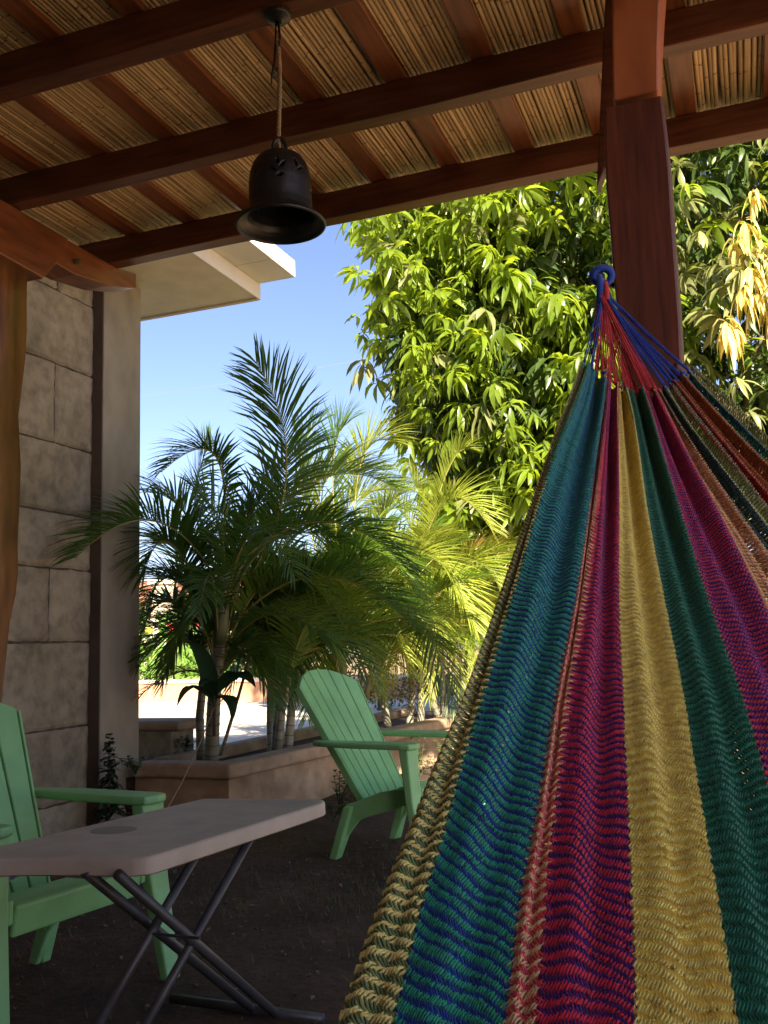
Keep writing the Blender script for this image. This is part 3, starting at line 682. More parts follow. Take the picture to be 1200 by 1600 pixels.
for pts, mt, LL, nl, kw in [
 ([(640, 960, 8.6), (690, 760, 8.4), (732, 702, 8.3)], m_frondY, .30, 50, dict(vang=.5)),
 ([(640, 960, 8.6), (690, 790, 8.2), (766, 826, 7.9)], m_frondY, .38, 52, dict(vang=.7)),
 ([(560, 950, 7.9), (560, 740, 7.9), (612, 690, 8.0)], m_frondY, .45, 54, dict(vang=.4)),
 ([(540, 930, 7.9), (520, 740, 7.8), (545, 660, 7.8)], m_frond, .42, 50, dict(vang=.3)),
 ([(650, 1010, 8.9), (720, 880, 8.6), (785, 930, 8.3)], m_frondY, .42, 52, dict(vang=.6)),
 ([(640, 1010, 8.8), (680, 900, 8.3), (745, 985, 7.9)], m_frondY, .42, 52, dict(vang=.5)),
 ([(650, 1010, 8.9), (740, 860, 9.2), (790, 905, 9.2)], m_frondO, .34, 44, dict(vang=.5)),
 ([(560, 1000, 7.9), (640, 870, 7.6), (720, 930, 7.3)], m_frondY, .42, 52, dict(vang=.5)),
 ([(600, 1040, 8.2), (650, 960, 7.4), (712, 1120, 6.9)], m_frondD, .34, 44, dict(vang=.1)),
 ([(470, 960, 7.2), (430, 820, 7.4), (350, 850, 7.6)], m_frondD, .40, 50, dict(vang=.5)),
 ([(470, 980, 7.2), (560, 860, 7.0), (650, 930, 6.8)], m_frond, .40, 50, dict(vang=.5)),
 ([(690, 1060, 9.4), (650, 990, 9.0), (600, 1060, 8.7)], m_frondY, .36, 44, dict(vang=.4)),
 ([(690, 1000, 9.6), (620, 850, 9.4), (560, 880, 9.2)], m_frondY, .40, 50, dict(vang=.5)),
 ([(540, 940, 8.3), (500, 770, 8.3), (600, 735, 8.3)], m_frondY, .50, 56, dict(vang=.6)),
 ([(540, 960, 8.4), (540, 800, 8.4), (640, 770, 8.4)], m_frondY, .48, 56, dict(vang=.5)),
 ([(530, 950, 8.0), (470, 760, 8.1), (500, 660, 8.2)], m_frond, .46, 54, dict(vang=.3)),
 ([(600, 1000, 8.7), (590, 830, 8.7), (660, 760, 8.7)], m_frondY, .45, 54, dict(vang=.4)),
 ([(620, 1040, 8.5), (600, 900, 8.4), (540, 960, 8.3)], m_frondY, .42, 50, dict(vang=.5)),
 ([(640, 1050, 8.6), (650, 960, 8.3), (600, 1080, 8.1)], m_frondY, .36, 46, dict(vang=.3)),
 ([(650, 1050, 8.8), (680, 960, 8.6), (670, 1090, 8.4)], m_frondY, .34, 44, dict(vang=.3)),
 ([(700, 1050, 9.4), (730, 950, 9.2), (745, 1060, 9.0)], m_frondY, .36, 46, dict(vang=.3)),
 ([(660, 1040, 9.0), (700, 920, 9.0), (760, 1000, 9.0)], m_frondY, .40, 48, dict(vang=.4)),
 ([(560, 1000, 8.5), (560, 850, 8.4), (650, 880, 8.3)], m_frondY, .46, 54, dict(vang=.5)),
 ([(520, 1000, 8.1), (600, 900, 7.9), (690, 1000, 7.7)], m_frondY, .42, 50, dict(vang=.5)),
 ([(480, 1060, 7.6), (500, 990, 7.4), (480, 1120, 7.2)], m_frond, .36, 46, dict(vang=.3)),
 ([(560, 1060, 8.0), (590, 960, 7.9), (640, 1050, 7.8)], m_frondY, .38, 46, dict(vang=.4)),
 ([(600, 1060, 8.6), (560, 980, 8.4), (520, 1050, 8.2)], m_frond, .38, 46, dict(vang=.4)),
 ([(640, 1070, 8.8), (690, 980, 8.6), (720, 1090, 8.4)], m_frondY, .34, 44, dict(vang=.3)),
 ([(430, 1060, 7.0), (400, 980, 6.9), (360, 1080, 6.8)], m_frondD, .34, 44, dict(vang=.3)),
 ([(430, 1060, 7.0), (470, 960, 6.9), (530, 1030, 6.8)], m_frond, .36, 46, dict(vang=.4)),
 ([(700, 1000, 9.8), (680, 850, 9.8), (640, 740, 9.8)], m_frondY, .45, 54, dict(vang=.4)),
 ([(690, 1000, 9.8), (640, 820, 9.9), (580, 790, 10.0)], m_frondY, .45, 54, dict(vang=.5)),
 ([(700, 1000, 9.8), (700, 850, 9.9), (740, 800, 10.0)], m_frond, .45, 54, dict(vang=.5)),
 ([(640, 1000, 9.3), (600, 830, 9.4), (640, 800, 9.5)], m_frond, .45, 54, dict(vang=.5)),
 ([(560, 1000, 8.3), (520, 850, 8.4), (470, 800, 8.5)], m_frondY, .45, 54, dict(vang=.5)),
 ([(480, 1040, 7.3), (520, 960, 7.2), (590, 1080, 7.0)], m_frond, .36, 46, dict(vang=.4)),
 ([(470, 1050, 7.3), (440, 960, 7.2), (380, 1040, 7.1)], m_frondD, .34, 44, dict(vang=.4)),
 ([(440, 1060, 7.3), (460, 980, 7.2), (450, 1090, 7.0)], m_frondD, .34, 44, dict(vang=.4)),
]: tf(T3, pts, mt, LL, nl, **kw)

# --- generic leafy blobs (hedges, weeds) as real small leaves
def leaf_cloud(name, centers, n, L, W, mat, parent=None, seed=1, up=0.2, kind=None):
    r = np.random.default_rng(seed); cs = np.array([c[:3] for c in centers], float); rs = np.array([c[3:6] for c in centers], float)
    wgt = rs.prod(1) ** .6; idx = r.choice(len(cs), n, p=wgt / wgt.sum())
    d = r.normal(size=(n, 3)); d /= np.linalg.norm(d, axis=1)[:, None]; rad = r.uniform(.55, 1.03, n) ** .6
    P = cs[idx] + d * rs[idx] * rad[:, None]
    dir_ = d + r.normal(0, .6, (n, 3)); dir_[:, 2] += up; dir_ /= np.linalg.norm(dir_, axis=1)[:, None]
    sd = np.cross(dir_, r.normal(size=(n, 3))); sd /= np.linalg.norm(sd, axis=1)[:, None]; nr = np.cross(sd, dir_)
    ll = (L * r.uniform(.6, 1.3, n))[:, None]; ww = (W * r.uniform(.6, 1.3, n))[:, None]
    V = np.stack([P, P + dir_ * ll * .4 - sd * ww * .5, P + dir_ * ll - nr * ll * .25, P + dir_ * ll * .4 + sd * ww * .5, P + dir_ * ll * .45 - nr * ww * .2], 1)
    b = (np.arange(n) * 5)[:, None]
    f = np.concatenate([b + np.array([[0, 1, 4]]), b + np.array([[1, 2, 4]]), b + np.array([[4, 2, 3]]), b + np.array([[0, 4, 3]])], 1).ravel()
    me = npmesh(name, V, f, np.full(n * 4, 3), True); me.materials.append(mat)
    o = link(name, me, None, parent)
    if kind: o['kind'] = kind
    return o
hd = empty('hedge', (-3, 15, 0), 'olive green hedge filling the gap behind the right palms', 'hedge')
cs = [(-7.5 + i * 1.1 + rp.uniform(-.3, .3), 14.5 + rp.uniform(-.5, .5), 1.0 + rp.uniform(-.1, .3), .9, .8, 1.2 + rp.uniform(-.2, .3)) for i in range(9)]
leaf_cloud('foliage', [c for c in cs if c[0] > -6.3], 26000, .075, .035, m_hedge, hd, 3)
for i in range(5):
    mb = MB(); mb.tube([(-5.6 + i * 1.4, 14.5, 0), (-5.5 + i * 1.4, 14.5, 1.3)], [.05, .03], 6); mb.build('trunk', m_bark, hd)
# far plants beyond pavement
fp = empty('banana_like_plant', (-12.5, 18.5, .4), 'sunlit broad leaved plants in the far planter with red and yellow blooms', 'plant')
rr = random.Random(9)
for i in range(90):
    bx_ = rr.uniform(-17, -9.3); by_ = rr.uniform(18.1, 19.6); az = rr.uniform(0, 6.28); h = rr.uniform(.5, 1.5); l = rr.uniform(.35, .7)
    b = Vector((bx_, by_, .42)); a = b + Vector((0, 0, h * .4)); m_ = b + Vector((math.cos(az) * l * .4, math.sin(az) * l * .4, h)); e_ = b + Vector((math.cos(az) * l, math.sin(az) * l, h * .85))
    broad_leaf(fp, b, m_, e_, rr.uniform(.14, .26), m_broad, side=(-math.sin(az), math.cos(az), 0))
m_red = flat('red_bloom', (.7, .04, .03), .5); m_yel = flat('yellow_bloom', (.8, .6, .05), .5)
for (px, py, mt) in [(266, 978, m_red), (353, 979, m_red), (306, 972, m_red), (234, 985, m_yel), (330, 985, m_red)]:
    mb = MB(); c_ = at(px, py, 20.5)
    for k in range(7):
        mb.add(*lump((c_[0] + rr.uniform(-.06, .06), c_[1] + rr.uniform(-.05, .05), c_[2] + rr.uniform(-.07, .07)), (.045, .045, .05), k, 5, .3))
    mb.build('bloom', mt, fp, smooth=True)
leaf_cloud('undergrowth', [(-16 + i * .9, 18.9, .75, .6, .6, .45) for i in range(9)], 7000, .14, .07, m_broad, fp, 5, kind='stuff')
fh = empty('far_hedge', (-14, 27, 0), 'olive hedge strip beyond the far pillar', 'hedge')
leaf_cloud('foliage', [(-27 + i * 1.6, 28, 1.4, 1.2, 1, 1.5) for i in range(6)], 9000, .15, .09, m_hedge, fh, 6)
mb = MB(); mb.tube([(-22, 28, 0), (-22, 28, 1.5)], .06, 6); mb.build('trunk', m_bark, fh)

# --- mango tree
mango = empty('mango_tree', (-.6, 11, 0), 'large mango tree with drooping glossy leaves lit yellow green', 'tree')
mc = at(1040, 430, 11.2)
lobes = [(mc[0], mc[1], mc[2] - .1, 3.55, 3.2, 3.1), (mc[0] + 3.6, mc[1] - .6, mc[2] - .2, 3.2, 3.0, 3.6), (mc[0] - 1.3, mc[1] - .3, mc[2] + 1.0, 2.4, 2.4, 2.6), (mc[0] + .9, mc[1] - 1.6, mc[2] - 1.6, 1.9, 1.6, 1.6)]
for (px, py, D, a_, b_, c_) in [(762, 520, 10.6, 1.45, 1.3, 1.7), (800, 690, 10.4, 1.25, 1.2, 1.25), (735, 425, 10.8, 1.1, 1.2, 1.3), (860, 560, 9.9, 1.5, 1.2, 1.9), (900, 800, 10.2, 1.4, 1.2, 1.0), (835, 800, 11.2, 1.4, 1.1, 1.0), (745, 610, 11.2, 1.0, 1.0, 1.2)]:
    q = at(px, py, D); lobes.append((q[0], q[1], q[2], a_, b_, c_))
tb = Vector((mc[0] + .4, mc[1] + .3, 0))
mb = MB(); mb.tube([tb, tb + Vector((.05, 0, 1)), tb + Vector((-.05, .05, 2.2))], [.33, .27, .25], 12); mb.build('trunk', m_bark, mango, smooth=True)
rm = random.Random(17)
for i in range(12):
    a = i * 2.4; e_ = rm.uniform(.3, 1.3); L = rm.uniform(2.2, 3.2); s0 = tb + Vector((0, 0, 2.1)); P_ = [s0]
    d = Vector((math.cos(a) * math.cos(e_), math.sin(a) * math.cos(e_), math.sin(e_)))
    for k in range(5):
        P_.append(P_[-1] + d * L / 5); d = (d + Vector((rm.uniform(-.2, .2), rm.uniform(-.2, .2), rm.uniform(-.05, .2)))).normalized()
    mb = MB(); mb.tube(P_, [.13, .11, .09, .06, .04, .02], 7); mb.build('limb', m_bark, mango, smooth=True)
def rosette(seed, n=12, L=.28, W=.058):
    r = random.Random(seed); V = []; Fc = []
    for k in range(n):
        az = k * 2.4 + r.uniform(-.3, .3); el = r.uniform(-.7, .35) - .2
        d = Vector((math.cos(az) * math.cos(el), math.sin(az) * math.cos(el), math.sin(el))); sd = Vector((-math.sin(az), math.cos(az), r.uniform(-.4, .4)))
        vs, fs = leaf_strip(Vector((0, 0, r.uniform(-.05, .03))) + d * .01, d, sd, (0, 0, 1), L * r.uniform(.65, 1.2), W * r.uniform(.8, 1.2), r.uniform(.35, .75), (.25, .85, 1, .65, 0), .3)
        b = len(V); V += vs; Fc += [tuple(b + i for i in f) for f in fs]
    return np.array(V), np.array(Fc)
ros = [rosette(s, 7 + s % 8, .24 + .006 * (s % 7), .05 + .002 * (s % 5)) for s in range(14)]
rosY = [rosette(50 + s, 12, .30, .07) for s in range(3)]
def ros_mesh(vf, mat):
    v, f = vf; me = npmesh('leaf_cluster', v, f.ravel(), np.full(len(f), 4), True); me.materials.append(mat); return me
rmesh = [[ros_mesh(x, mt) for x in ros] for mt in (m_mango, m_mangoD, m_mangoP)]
r = np.random.default_rng(31)
pts = []; inner = []
for (cx_, cy_, cz_, ax_, ay_, az_) in lobes:
    n = int(150 * (ax_ * ay_ * az_) ** .8) + 100
    d = r.normal(size=(n, 3)); d /= np.linalg.norm(d, axis=1)[:, None]
    bump_ = 1 + .09 * np.sin(d[:, 0] * 7 + d[:, 2] * 5) + .07 * np.sin(d[:, 2] * 11 + d[:, 1] * 6)
    rad = (r.uniform(.30, 1.0, n) ** .45) * bump_
    P_ = np.array([cx_, cy_, cz_]) + d * np.array([ax_, ay_, az_]) * rad[:, None]
    for p, q_ in zip(P_, rad): pts.append((p, q_))
def proj(p):
    c = M.T @ (p - CAM); return 600 + F * c[0] / -c[2], 800 - F * c[1] / -c[2], -c[2]
cand = []
for p, q_ in pts:
    if p[2] < 1.6: continue
    x_, y_, d_ = proj(p)
    if d_ < 6.5 or p[1] > mc[1] + 1.8: continue
    cand.append((d_, p, q_, x_, y_))
cand.sort(key=lambda t: t[0] + (100 if not (520 < t[3] < 1260 and 150 < t[4] < 950) else 0))
big = []; bigm = []
Vs = {0: [], 1: [], 2: []}; Fs = {0: [], 1: [], 2: []}; cnt = {0: 0, 1: 0, 2: 0}
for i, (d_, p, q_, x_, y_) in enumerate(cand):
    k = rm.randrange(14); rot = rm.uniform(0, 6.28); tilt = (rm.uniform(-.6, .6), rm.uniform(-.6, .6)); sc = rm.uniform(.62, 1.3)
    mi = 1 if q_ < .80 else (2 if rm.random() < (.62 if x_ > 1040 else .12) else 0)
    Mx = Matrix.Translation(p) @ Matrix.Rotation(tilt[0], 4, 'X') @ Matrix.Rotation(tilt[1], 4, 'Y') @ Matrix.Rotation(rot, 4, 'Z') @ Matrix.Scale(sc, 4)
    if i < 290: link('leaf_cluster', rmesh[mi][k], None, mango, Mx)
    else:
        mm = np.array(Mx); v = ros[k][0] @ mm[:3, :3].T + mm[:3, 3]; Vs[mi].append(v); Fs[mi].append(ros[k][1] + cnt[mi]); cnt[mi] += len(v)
V = []; FF = []; MI = []; b = 0
for mi in (0, 1, 2):
    if Vs[mi]:
        v = np.concatenate(Vs[mi]); f = np.concatenate(Fs[mi]) + b; V.append(v); FF.append(f); MI.append(np.full(len(f), mi)); b += len(v)
FF = np.concatenate(FF); me = npmesh('foliage', np.concatenate(V), FF.ravel(), np.full(len(FF), 4), True, np.concatenate(MI))
for m_ in (m_mango, m_mangoD, m_mangoP): me.materials.append(m_)
tag(link('foliage', me, None, mango), kind='stuff')
ym = [ros_mesh(x, m_mangoY) for x in rosY]
for (px, py, D, s) in [(1165, 360, 8.0, 1.0), (1185, 400, 7.9, 1.0), (1150, 395, 7.9, 1.0), (1172, 435, 7.8, 1.1), (1195, 445, 7.9, 1.0), (1160, 470, 7.8, 1.0), (1180, 480, 7.8, 1.0), (1134, 515, 7.7, 1.15), (1145, 530, 7.7, .9), (1178, 318, 8.0, .8), (1205, 500, 7.9, 1.1)]:
    Mx = Matrix.Translation(at(px, py - 14, D)) @ Matrix.Rotation(rm.uniform(0, 6), 4, 'Z') @ Matrix.Diagonal((.55 * s, .55 * s, 1.15 * s, 1))
    o = link('leaf_cluster', ym[rm.randrange(3)], None, mango, Mx); o['label'] = 'drooping cluster of yellow young leaves'

# ------------------------------------------------------------------ small plants, grass
sp = empty('layered_plant', (pl(170, 1262, 1, 4.85)[0], 4.85, 0), 'small cone shaped plant with layered dark leaves in front of the concrete column', 'plant')
bp = Vector(sp.location); toph = pl(170, 1150, 1, 4.85)[2]
mb = MB(); mb.tube([bp, bp + Vector((0, 0, toph * .95))], [.012, .004], 6); mb.build('stalk', m_bark, sp)
mb = MB(); 
for k in range(15):
    z = .04 + (toph - .05) * k / 14; rad = .17 * (1 - k / 15) + .02
    for j in range(9):
        a = j * .7 + k * .4; d = Vector((math.cos(a), math.sin(a), rr.uniform(-.2, .8))); vs, fs = leaf_strip(bp + Vector((0, 0, z + rr.uniform(-.02, .02))), d, Vector((-math.sin(a), math.cos(a), 0)), (0, 0, 1), rad * rr.uniform(.6, 1.15), .042, rr.uniform(.2, .6), (.3, 1, .8, 0), .2); mb.add(vs, fs)
mb.build('leaves', m_broadD, sp, smooth=True)
def weed(px, py, zz, h, n, mat, label, seed, spread=.16):
    b = pl(px, py, 2, zz); T = empty('weed', b, label, 'weed', None); r_ = random.Random(seed)
    mb = MB(); ms = MB()
    for k in range(n):
        a = r_.uniform(0, 6.28); q_ = r_.uniform(.1, 1) * spread; top = Vector(b) + Vector((math.cos(a) * q_, math.sin(a) * q_, h * r_.uniform(.4, 1)))
        ms.tube([b, Vector(b).lerp(top, .5) + Vector((0, 0, .02)), top], [.003, .0025, .0015], 4)
        for j in range(7):
            aa = j * 2.4; p = Vector(b).lerp(top, .45 + .55 * j / 6); d = Vector((math.cos(aa), math.sin(aa), .4)); vs, fs = leaf_strip(p, d, Vector((-math.sin(aa), math.cos(aa), 0)), (0, 0, 1), r_.uniform(.035, .065), .03, .3, (.3, 1, .7, 0), .2); mb.add(vs, fs)
    ms.build('stems', m_weed, T); mb.build('leaves', mat, T, smooth=True)
weed(530, 1262, 0, .22, 9, m_weed, 'small leafy weed at the planter foot right of the table corner', 1)
weed(555, 1250, 0, .26, 9, m_weed, 'leafy weed at the planter foot just left of the right chair', 2)
weed(520, 1285, 0, .12, 7, m_weed, 'low grey green weed below the table corner', 3)
weed(652, 1225, 0, .34, 12, m_weed, 'dark bushy weed seen under the arm of the right chair', 4, .2)
weed(700, 1205, 0, .34, 10, m_broad, 'bright green sunlit weed between right chair and hammock', 5, .15)
weed(212, 1210, .34, .10, 6, m_weed, 'tiny weed on the planter corner by the column', 6, .12)
weed(290, 1180, .30, .14, 8, m_broadD, 'small spiky weed in the planter beside the left palm stem', 7, .12)
# grass tufts (uncountable)
n = 5200; r = np.random.default_rng(5)
gx = np.concatenate([r.normal(-1.5, .5, 2600), r.uniform(-3.2, 1.2, 2600)]); gy = np.concatenate([r.normal(4.0, .45, 2600), r.uniform(1.4, 5.0, 2600)])
keep = (gx > -2.85) | (gy < 4.9); gx = gx[keep]; gy = gy[keep]; n = len(gx)
a = r.uniform(0, 6.28, n); h = r.uniform(.008, .05, n); w = .0025
base = np.stack([gx, gy, np.full(n, -.012)], 1); d = np.stack([np.cos(a), np.sin(a), np.zeros(n)], 1); s_ = np.stack([-np.sin(a), np.cos(a), np.zeros(n)], 1)
tip = base + d * (h * r.uniform(.3, 1.2, n))[:, None] + np.array([0, 0, 1]) * h[:, None]
V = np.stack([base - s_ * w, base + s_ * w, tip], 1); f = np.arange(n * 3)
me = npmesh('grass', V, f, np.full(n, 3), False); me.materials.append(m_grass); tag(link('grass', me), 'sparse short grass and dry blades on the dark soil', 'grass', kind='stuff')
# fallen leaves
n = 520; r = np.random.default_rng(8); gx = r.uniform(-3, .6, n); gy = r.uniform(1.5, 4.8, n); a = r.uniform(0, 6.28, n); L = r.uniform(.010, .038, n)
P_ = np.stack([gx, gy, np.full(n, .004)], 1); d = np.stack([np.cos(a), np.sin(a), r.uniform(-.1, .3, n)], 1); s_ = np.stack([-np.sin(a), np.cos(a), r.uniform(-.2, .2, n)], 1)
V = np.stack([P_, P_ + d * L[:, None] * .5 + s_ * L[:, None] * .2 + [0, 0, .004], P_ + d * L[:, None], P_ + d * L[:, None] * .5 - s_ * L[:, None] * .2 + [0, 0, .003]], 1)
me = npmesh('fallen_leaves', V, np.arange(n * 4), np.full(n, 4), False); me.materials.append(mat_noise('dry_leaf', [(.3, (.12,.07,.04)), (.7, (.30,.22,.15))], 8, rough=.8, bump=0)); tag(link('fallen_leaves', me), 'scattered dry leaf bits on the soil', 'leaves', kind='stuff')
n = 900; r = np.random.default_rng(18); gx = r.uniform(-3.2, 1.2, n); gy = r.uniform(1.3, 4.9, n); sz_ = r.uniform(.003, .012, n) ** 1.0
octv = np.array([[1,0,0],[0,1,0],[-1,0,0],[0,-1,0],[0,0,.7],[0,0,-.7]]); octf = np.array([[0,1,4],[1,2,4],[2,3,4],[3,0,4],[1,0,5],[2,1,5],[3,2,5],[0,3,5]])
V = np.stack([gx, gy, np.full(n, -.002)], 1)[:, None, :] + (octv[None] * r.uniform(.6, 1.3, (n, 6, 1))) * sz_[:, None, None]
Fp = (octf[None] + (np.arange(n) * 6)[:, None, None]).reshape(-1, 3)
me = npmesh('clods', V, Fp, np.full(len(Fp), 3), False); me.materials.append(mat_noise('clod', [(.3, (.06,.035,.022)), (.7, (.20,.13,.09))], 9, rough=.95, bump=0)); tag(link('clods', me), 'small clods and pebbles on the dark soil', 'pebbles', kind='stuff')
# twine from palm to ground
mb = MB(); A = Vector(at(335, 1105, 5.9)); B_ = Vector(at(255, 1275, 4.4)); mb.tube([A, A.lerp(B_, .35) + Vector((0, 0, -.03)), A.lerp(B_, .7) + Vector((0, 0, -.03)), B_], .0035, 5)
tag(mb.build('twine', m_rope), 'thin pale twine slanting down from the left palm towards the table', 'twine')

# ================================================================== CHAIRS
def make_chair(loc, ang, label, xt=-.445):
    Tm = Matrix.Translation((loc[0], loc[1], 0)) @ Matrix.Rotation(ang, 4, 'Z')
    root = empty('adirondack_chair', (0, 0, 0), label, 'chair', 'green plastic garden chairs')
    root.matrix_basis = Tm
    def fin(mb, name, mat=m_green, bevel=.006, seg=2, smooth=False):
        mb.v = [tuple(Tm @ Vector(p)) for p in mb.v]; return mb.build(name, mat, root, bevel=bevel, seg=seg, smooth=smooth)
    # backrest: 6 slats, fanned, curved across; local frame along tilt
    zb, zt = .235, .90; xb = -.025
    def bk(y, t, off=0.0):   # point on back surface
        z = zb + (zt - zb) * t; x = xb + (xt - xb) * t - .035 * (y / .25) ** 2 * (-1) + .0
        return (x + off * .88, y, z + off * .48)
    nsl = 6
    for k in range(nsl):
        mb = MB(); rows = 11; vs = []
        u0 = -1 + 2 * k / nsl; u1 = -1 + 2 * (k + 1) / nsl
        for i in range(rows + 1):
            t = i / rows; hw = .185 + .075 * t
            ua, ub = u0, u1
            g = .0035
            ya, yb = ua * hw + g, ub * hw - g
            def topc(y): return 1 - .11 * (abs(y) / .26) ** 2.2
            ta, tb_ = t * topc(ya), t * topc(yb)
            for (y, tt) in ((ya, ta), (yb, tb_)):
                vs.append(bk(y, tt, .012)); 
            for (y, tt) in ((yb, tb_), (ya, ta)):
                vs.append(bk(y, tt, -.012))
        fs = [(0, 1, 2, 3), tuple(rows * 4 + q for q in (3, 2, 1, 0))]
        for i in range(rows):
            for q in range(4):
                a = i * 4 + q; b = i * 4 + (q + 1) % 4; fs.append((a, a + 4, b + 4, b))
        mb.add(vs, fs); fin(mb, 'back_slat', bevel=.004)
    # thin web joining the slats behind the grooves, and its rim
    mb = MB(); vs = []; rows = 10; cols = 8
    for i in range(rows + 1):
        for j in range(cols + 1):
            t = i / rows; hw = .183 + .073 * t; y = (-1 + 2 * j / cols) * hw; vs.append(bk(y, t * (1 - .115 * (abs(y) / .26) ** 2.2) * .995, -.006))
    nb = len(vs)
    for i in range(rows + 1):
        for j in range(cols + 1):
            t = i / rows; hw = .183 + .073 * t; y = (-1 + 2 * j / cols) * hw; vs.append(bk(y, t * (1 - .115 * (abs(y) / .26) ** 2.2) * .995, -.011))
    fs = []
    for i in range(rows):
        for j in range(cols):
            a = i * (cols + 1) + j; fs.append((a, a + 1, a + cols + 2, a + cols + 1)); fs.append((nb + a, nb + a + cols + 1, nb + a + cols + 2, nb + a + 1))
    mb.add(vs, fs); fin(mb, 'groove_shade_web', m_groove, bevel=0)
    for s in (-1, 1):   # rim along the side of the back
        mb = MB(); vs = []
        for i in range(11):
            t = i / 10; hw = .185 + .075 * t; y0 = s * hw; y1 = s * (hw + .012); tt = t * (1 - .115)
            vs += [bk(y0, tt, .014), bk(y1, tt, .008), bk(y1, tt, -.03), bk(y0, tt, -.03)]
        fs = [(0, 1, 2, 3), tuple(40 + q for q in (3, 2, 1, 0))]
        for i in range(10):
            for q in range(4):
                a = i * 4 + q; b = i * 4 + (q + 1) % 4; fs.append((a, a + 4, b + 4, b))
        mb.add(vs, fs); fin(mb, 'back_rim', bevel=.004)
    # seat slats from back to front, slightly dished
    for k in range(6):
        x0 = -.045 + k * .0615; x1 = x0 + .056
        def sz(x): return .245 + .115 * min(1, (x + .11) / .36) - .06 * max(0, (x - .26)) * 4
        mb = MB(); mb.hexa([(x0, -.235, sz(x0) - .018), (x1, -.235, sz(x1) - .018), (x1, .235, sz(x1) - .018), (x0, .235, sz(x0) - .018), (x0, -.235, sz(x0)), (x1, -.235, sz(x1)), (x1, .235, sz(x1)), (x0, .235, sz(x0))])
        fin(mb, 'seat_slat', bevel=.006)
    mb = MB(); mb.hexa([(.315, -.24, .262), (.332, -.24, .262), (.332, .24, .262), (.315, .24, .262), (.312, -.24, .352), (.345, -.24, .345), (.345, .24, .345), (.312, .24, .352)]); fin(mb, 'seat_apron', bevel=.008)
    for s in (-1, 1):
        ys = sorted((s * .242, s * .262))
        # side rail running from front leg to rear leg, then the tapered rear leg
        mb = MB(); mb.prism([(.34, .30), (.34, .365), (.12, .325), (-.03, .27), (-.085, .255), (-.165, 0), (-.125, 0), (-.075, .11), (-.01, .185), (.06, .21), (.16, .235)], 1, ys[0], ys[1]); fin(mb, 'side_rail', bevel=.006)
        mb = MB(); vs = []
        for (xx, zz, wy) in [(-.06, .25, .035), (-.10, .13, .03), (-.145, 0, .018)]:
            yy = s * (.252 + (.25 - zz) * .12)
            vs += [(xx - .02, yy - wy, zz), (xx + .025, yy - wy, zz), (xx + .025, yy + wy, zz), (xx - .02, yy + wy, zz)]
        fs = [(0, 3, 2, 1), (8, 9, 10, 11)]
        for i in range(2):
            for q in range(4):
                a = i * 4 + q; b = i * 4 + (q + 1) % 4; fs.append((a, a + 4, b + 4, b))
        mb.add(vs, fs); fin(mb, 'leg', bevel=.006)
        # front leg: flat tapering panel with a return
        yo = s * .30
        mb = MB(); vs = []
        for (zz, x0, x1, w) in [(.535, .285, .335, .052), (.45, .295, .340, .046), (.30, .312, .355, .042), (.12, .345, .385, .034), (0, .37, .405, .030)]:
            yc = yo + s * .022 * (1 - zz / .535) 
            vs += [(x0, yc - w, zz), (x1, yc - w * .98, zz), (x1, yc + w * .98, zz), (x0, yc + w, zz)]
        n_ = 5; fs = [(0, 1, 2, 3), tuple((n_ - 1) * 4 + q for q in (3, 2, 1, 0))]
        for i in range(n_ - 1):
            for q in range(4):
                a = i * 4 + q; b = i * 4 + (q + 1) % 4; fs.append((a, b, b + 4, a + 4))
        mb.add(vs, fs); fin(mb, 'leg', bevel=.008)
        # arm: widens to the front, rounded
        mb = MB(); oy = s * .30
        out = [(-.24, oy - s * .045), (-.10, oy - s * .052), (.05, oy - s * .058), (.30, oy - s * .06), (.345, oy - s * .05), (.355, oy), (.345, oy + s * .05), (.30, oy + s * .06), (.0, oy + s * .055), (-.17, oy + s * .03), (-.25, oy + s * .0)]
        if s < 0: out = out[::-1]
        mb.prism(out, 2, .533, .560); fin(mb, 'armrest', bevel=.009, seg=3)
    return root
chL = make_chair((-2.205, 2.445), R(-8.5), 'green slatted plastic chair at left edge behind the folding table', -.345)
chR = make_chair((-1.765, 4.655), R(-12), 'green slatted plastic chair in front of the planter between table and hammock')
# folded cloth on the left seat
mb = MB(); c_ = pl(8, 1368, 2, .375); vs = []; nn = 12
for i in range(nn):
    for j in range(8):
        u = i / (nn - 1); v_ = j / 7; vs.append((c_[0] - .13 + .2 * u, c_[1] - .16 + .22 * v_, .372 + .012 * math.sin(u * 9 + v_ * 3) * math.sin(v_ * 6) + .016))
nb = len(vs); vs += [(x_, y_, z_ - .012) for x_, y_, z_ in vs]; fs = []
for i in range(nn - 1):
    for j in range(7):
        a = i * 8 + j; fs += [(a, a + 8, a + 9, a + 1), (nb + a, nb + a + 1, nb + a + 9, nb + a + 8)]
mb.add(vs, fs)
m_cloth = mat_noise('lilac_cloth', [(.42, (.45,.42,.50)), (.5, (.22,.2,.3)), (.58, (.5,.47,.52))], 6, (1,6,1), .9, bump=.3)
tag(mb.build('cloth', m_cloth, smooth=True), 'pale lilac cloth lying on the seat of the left green chair', 'cloth')

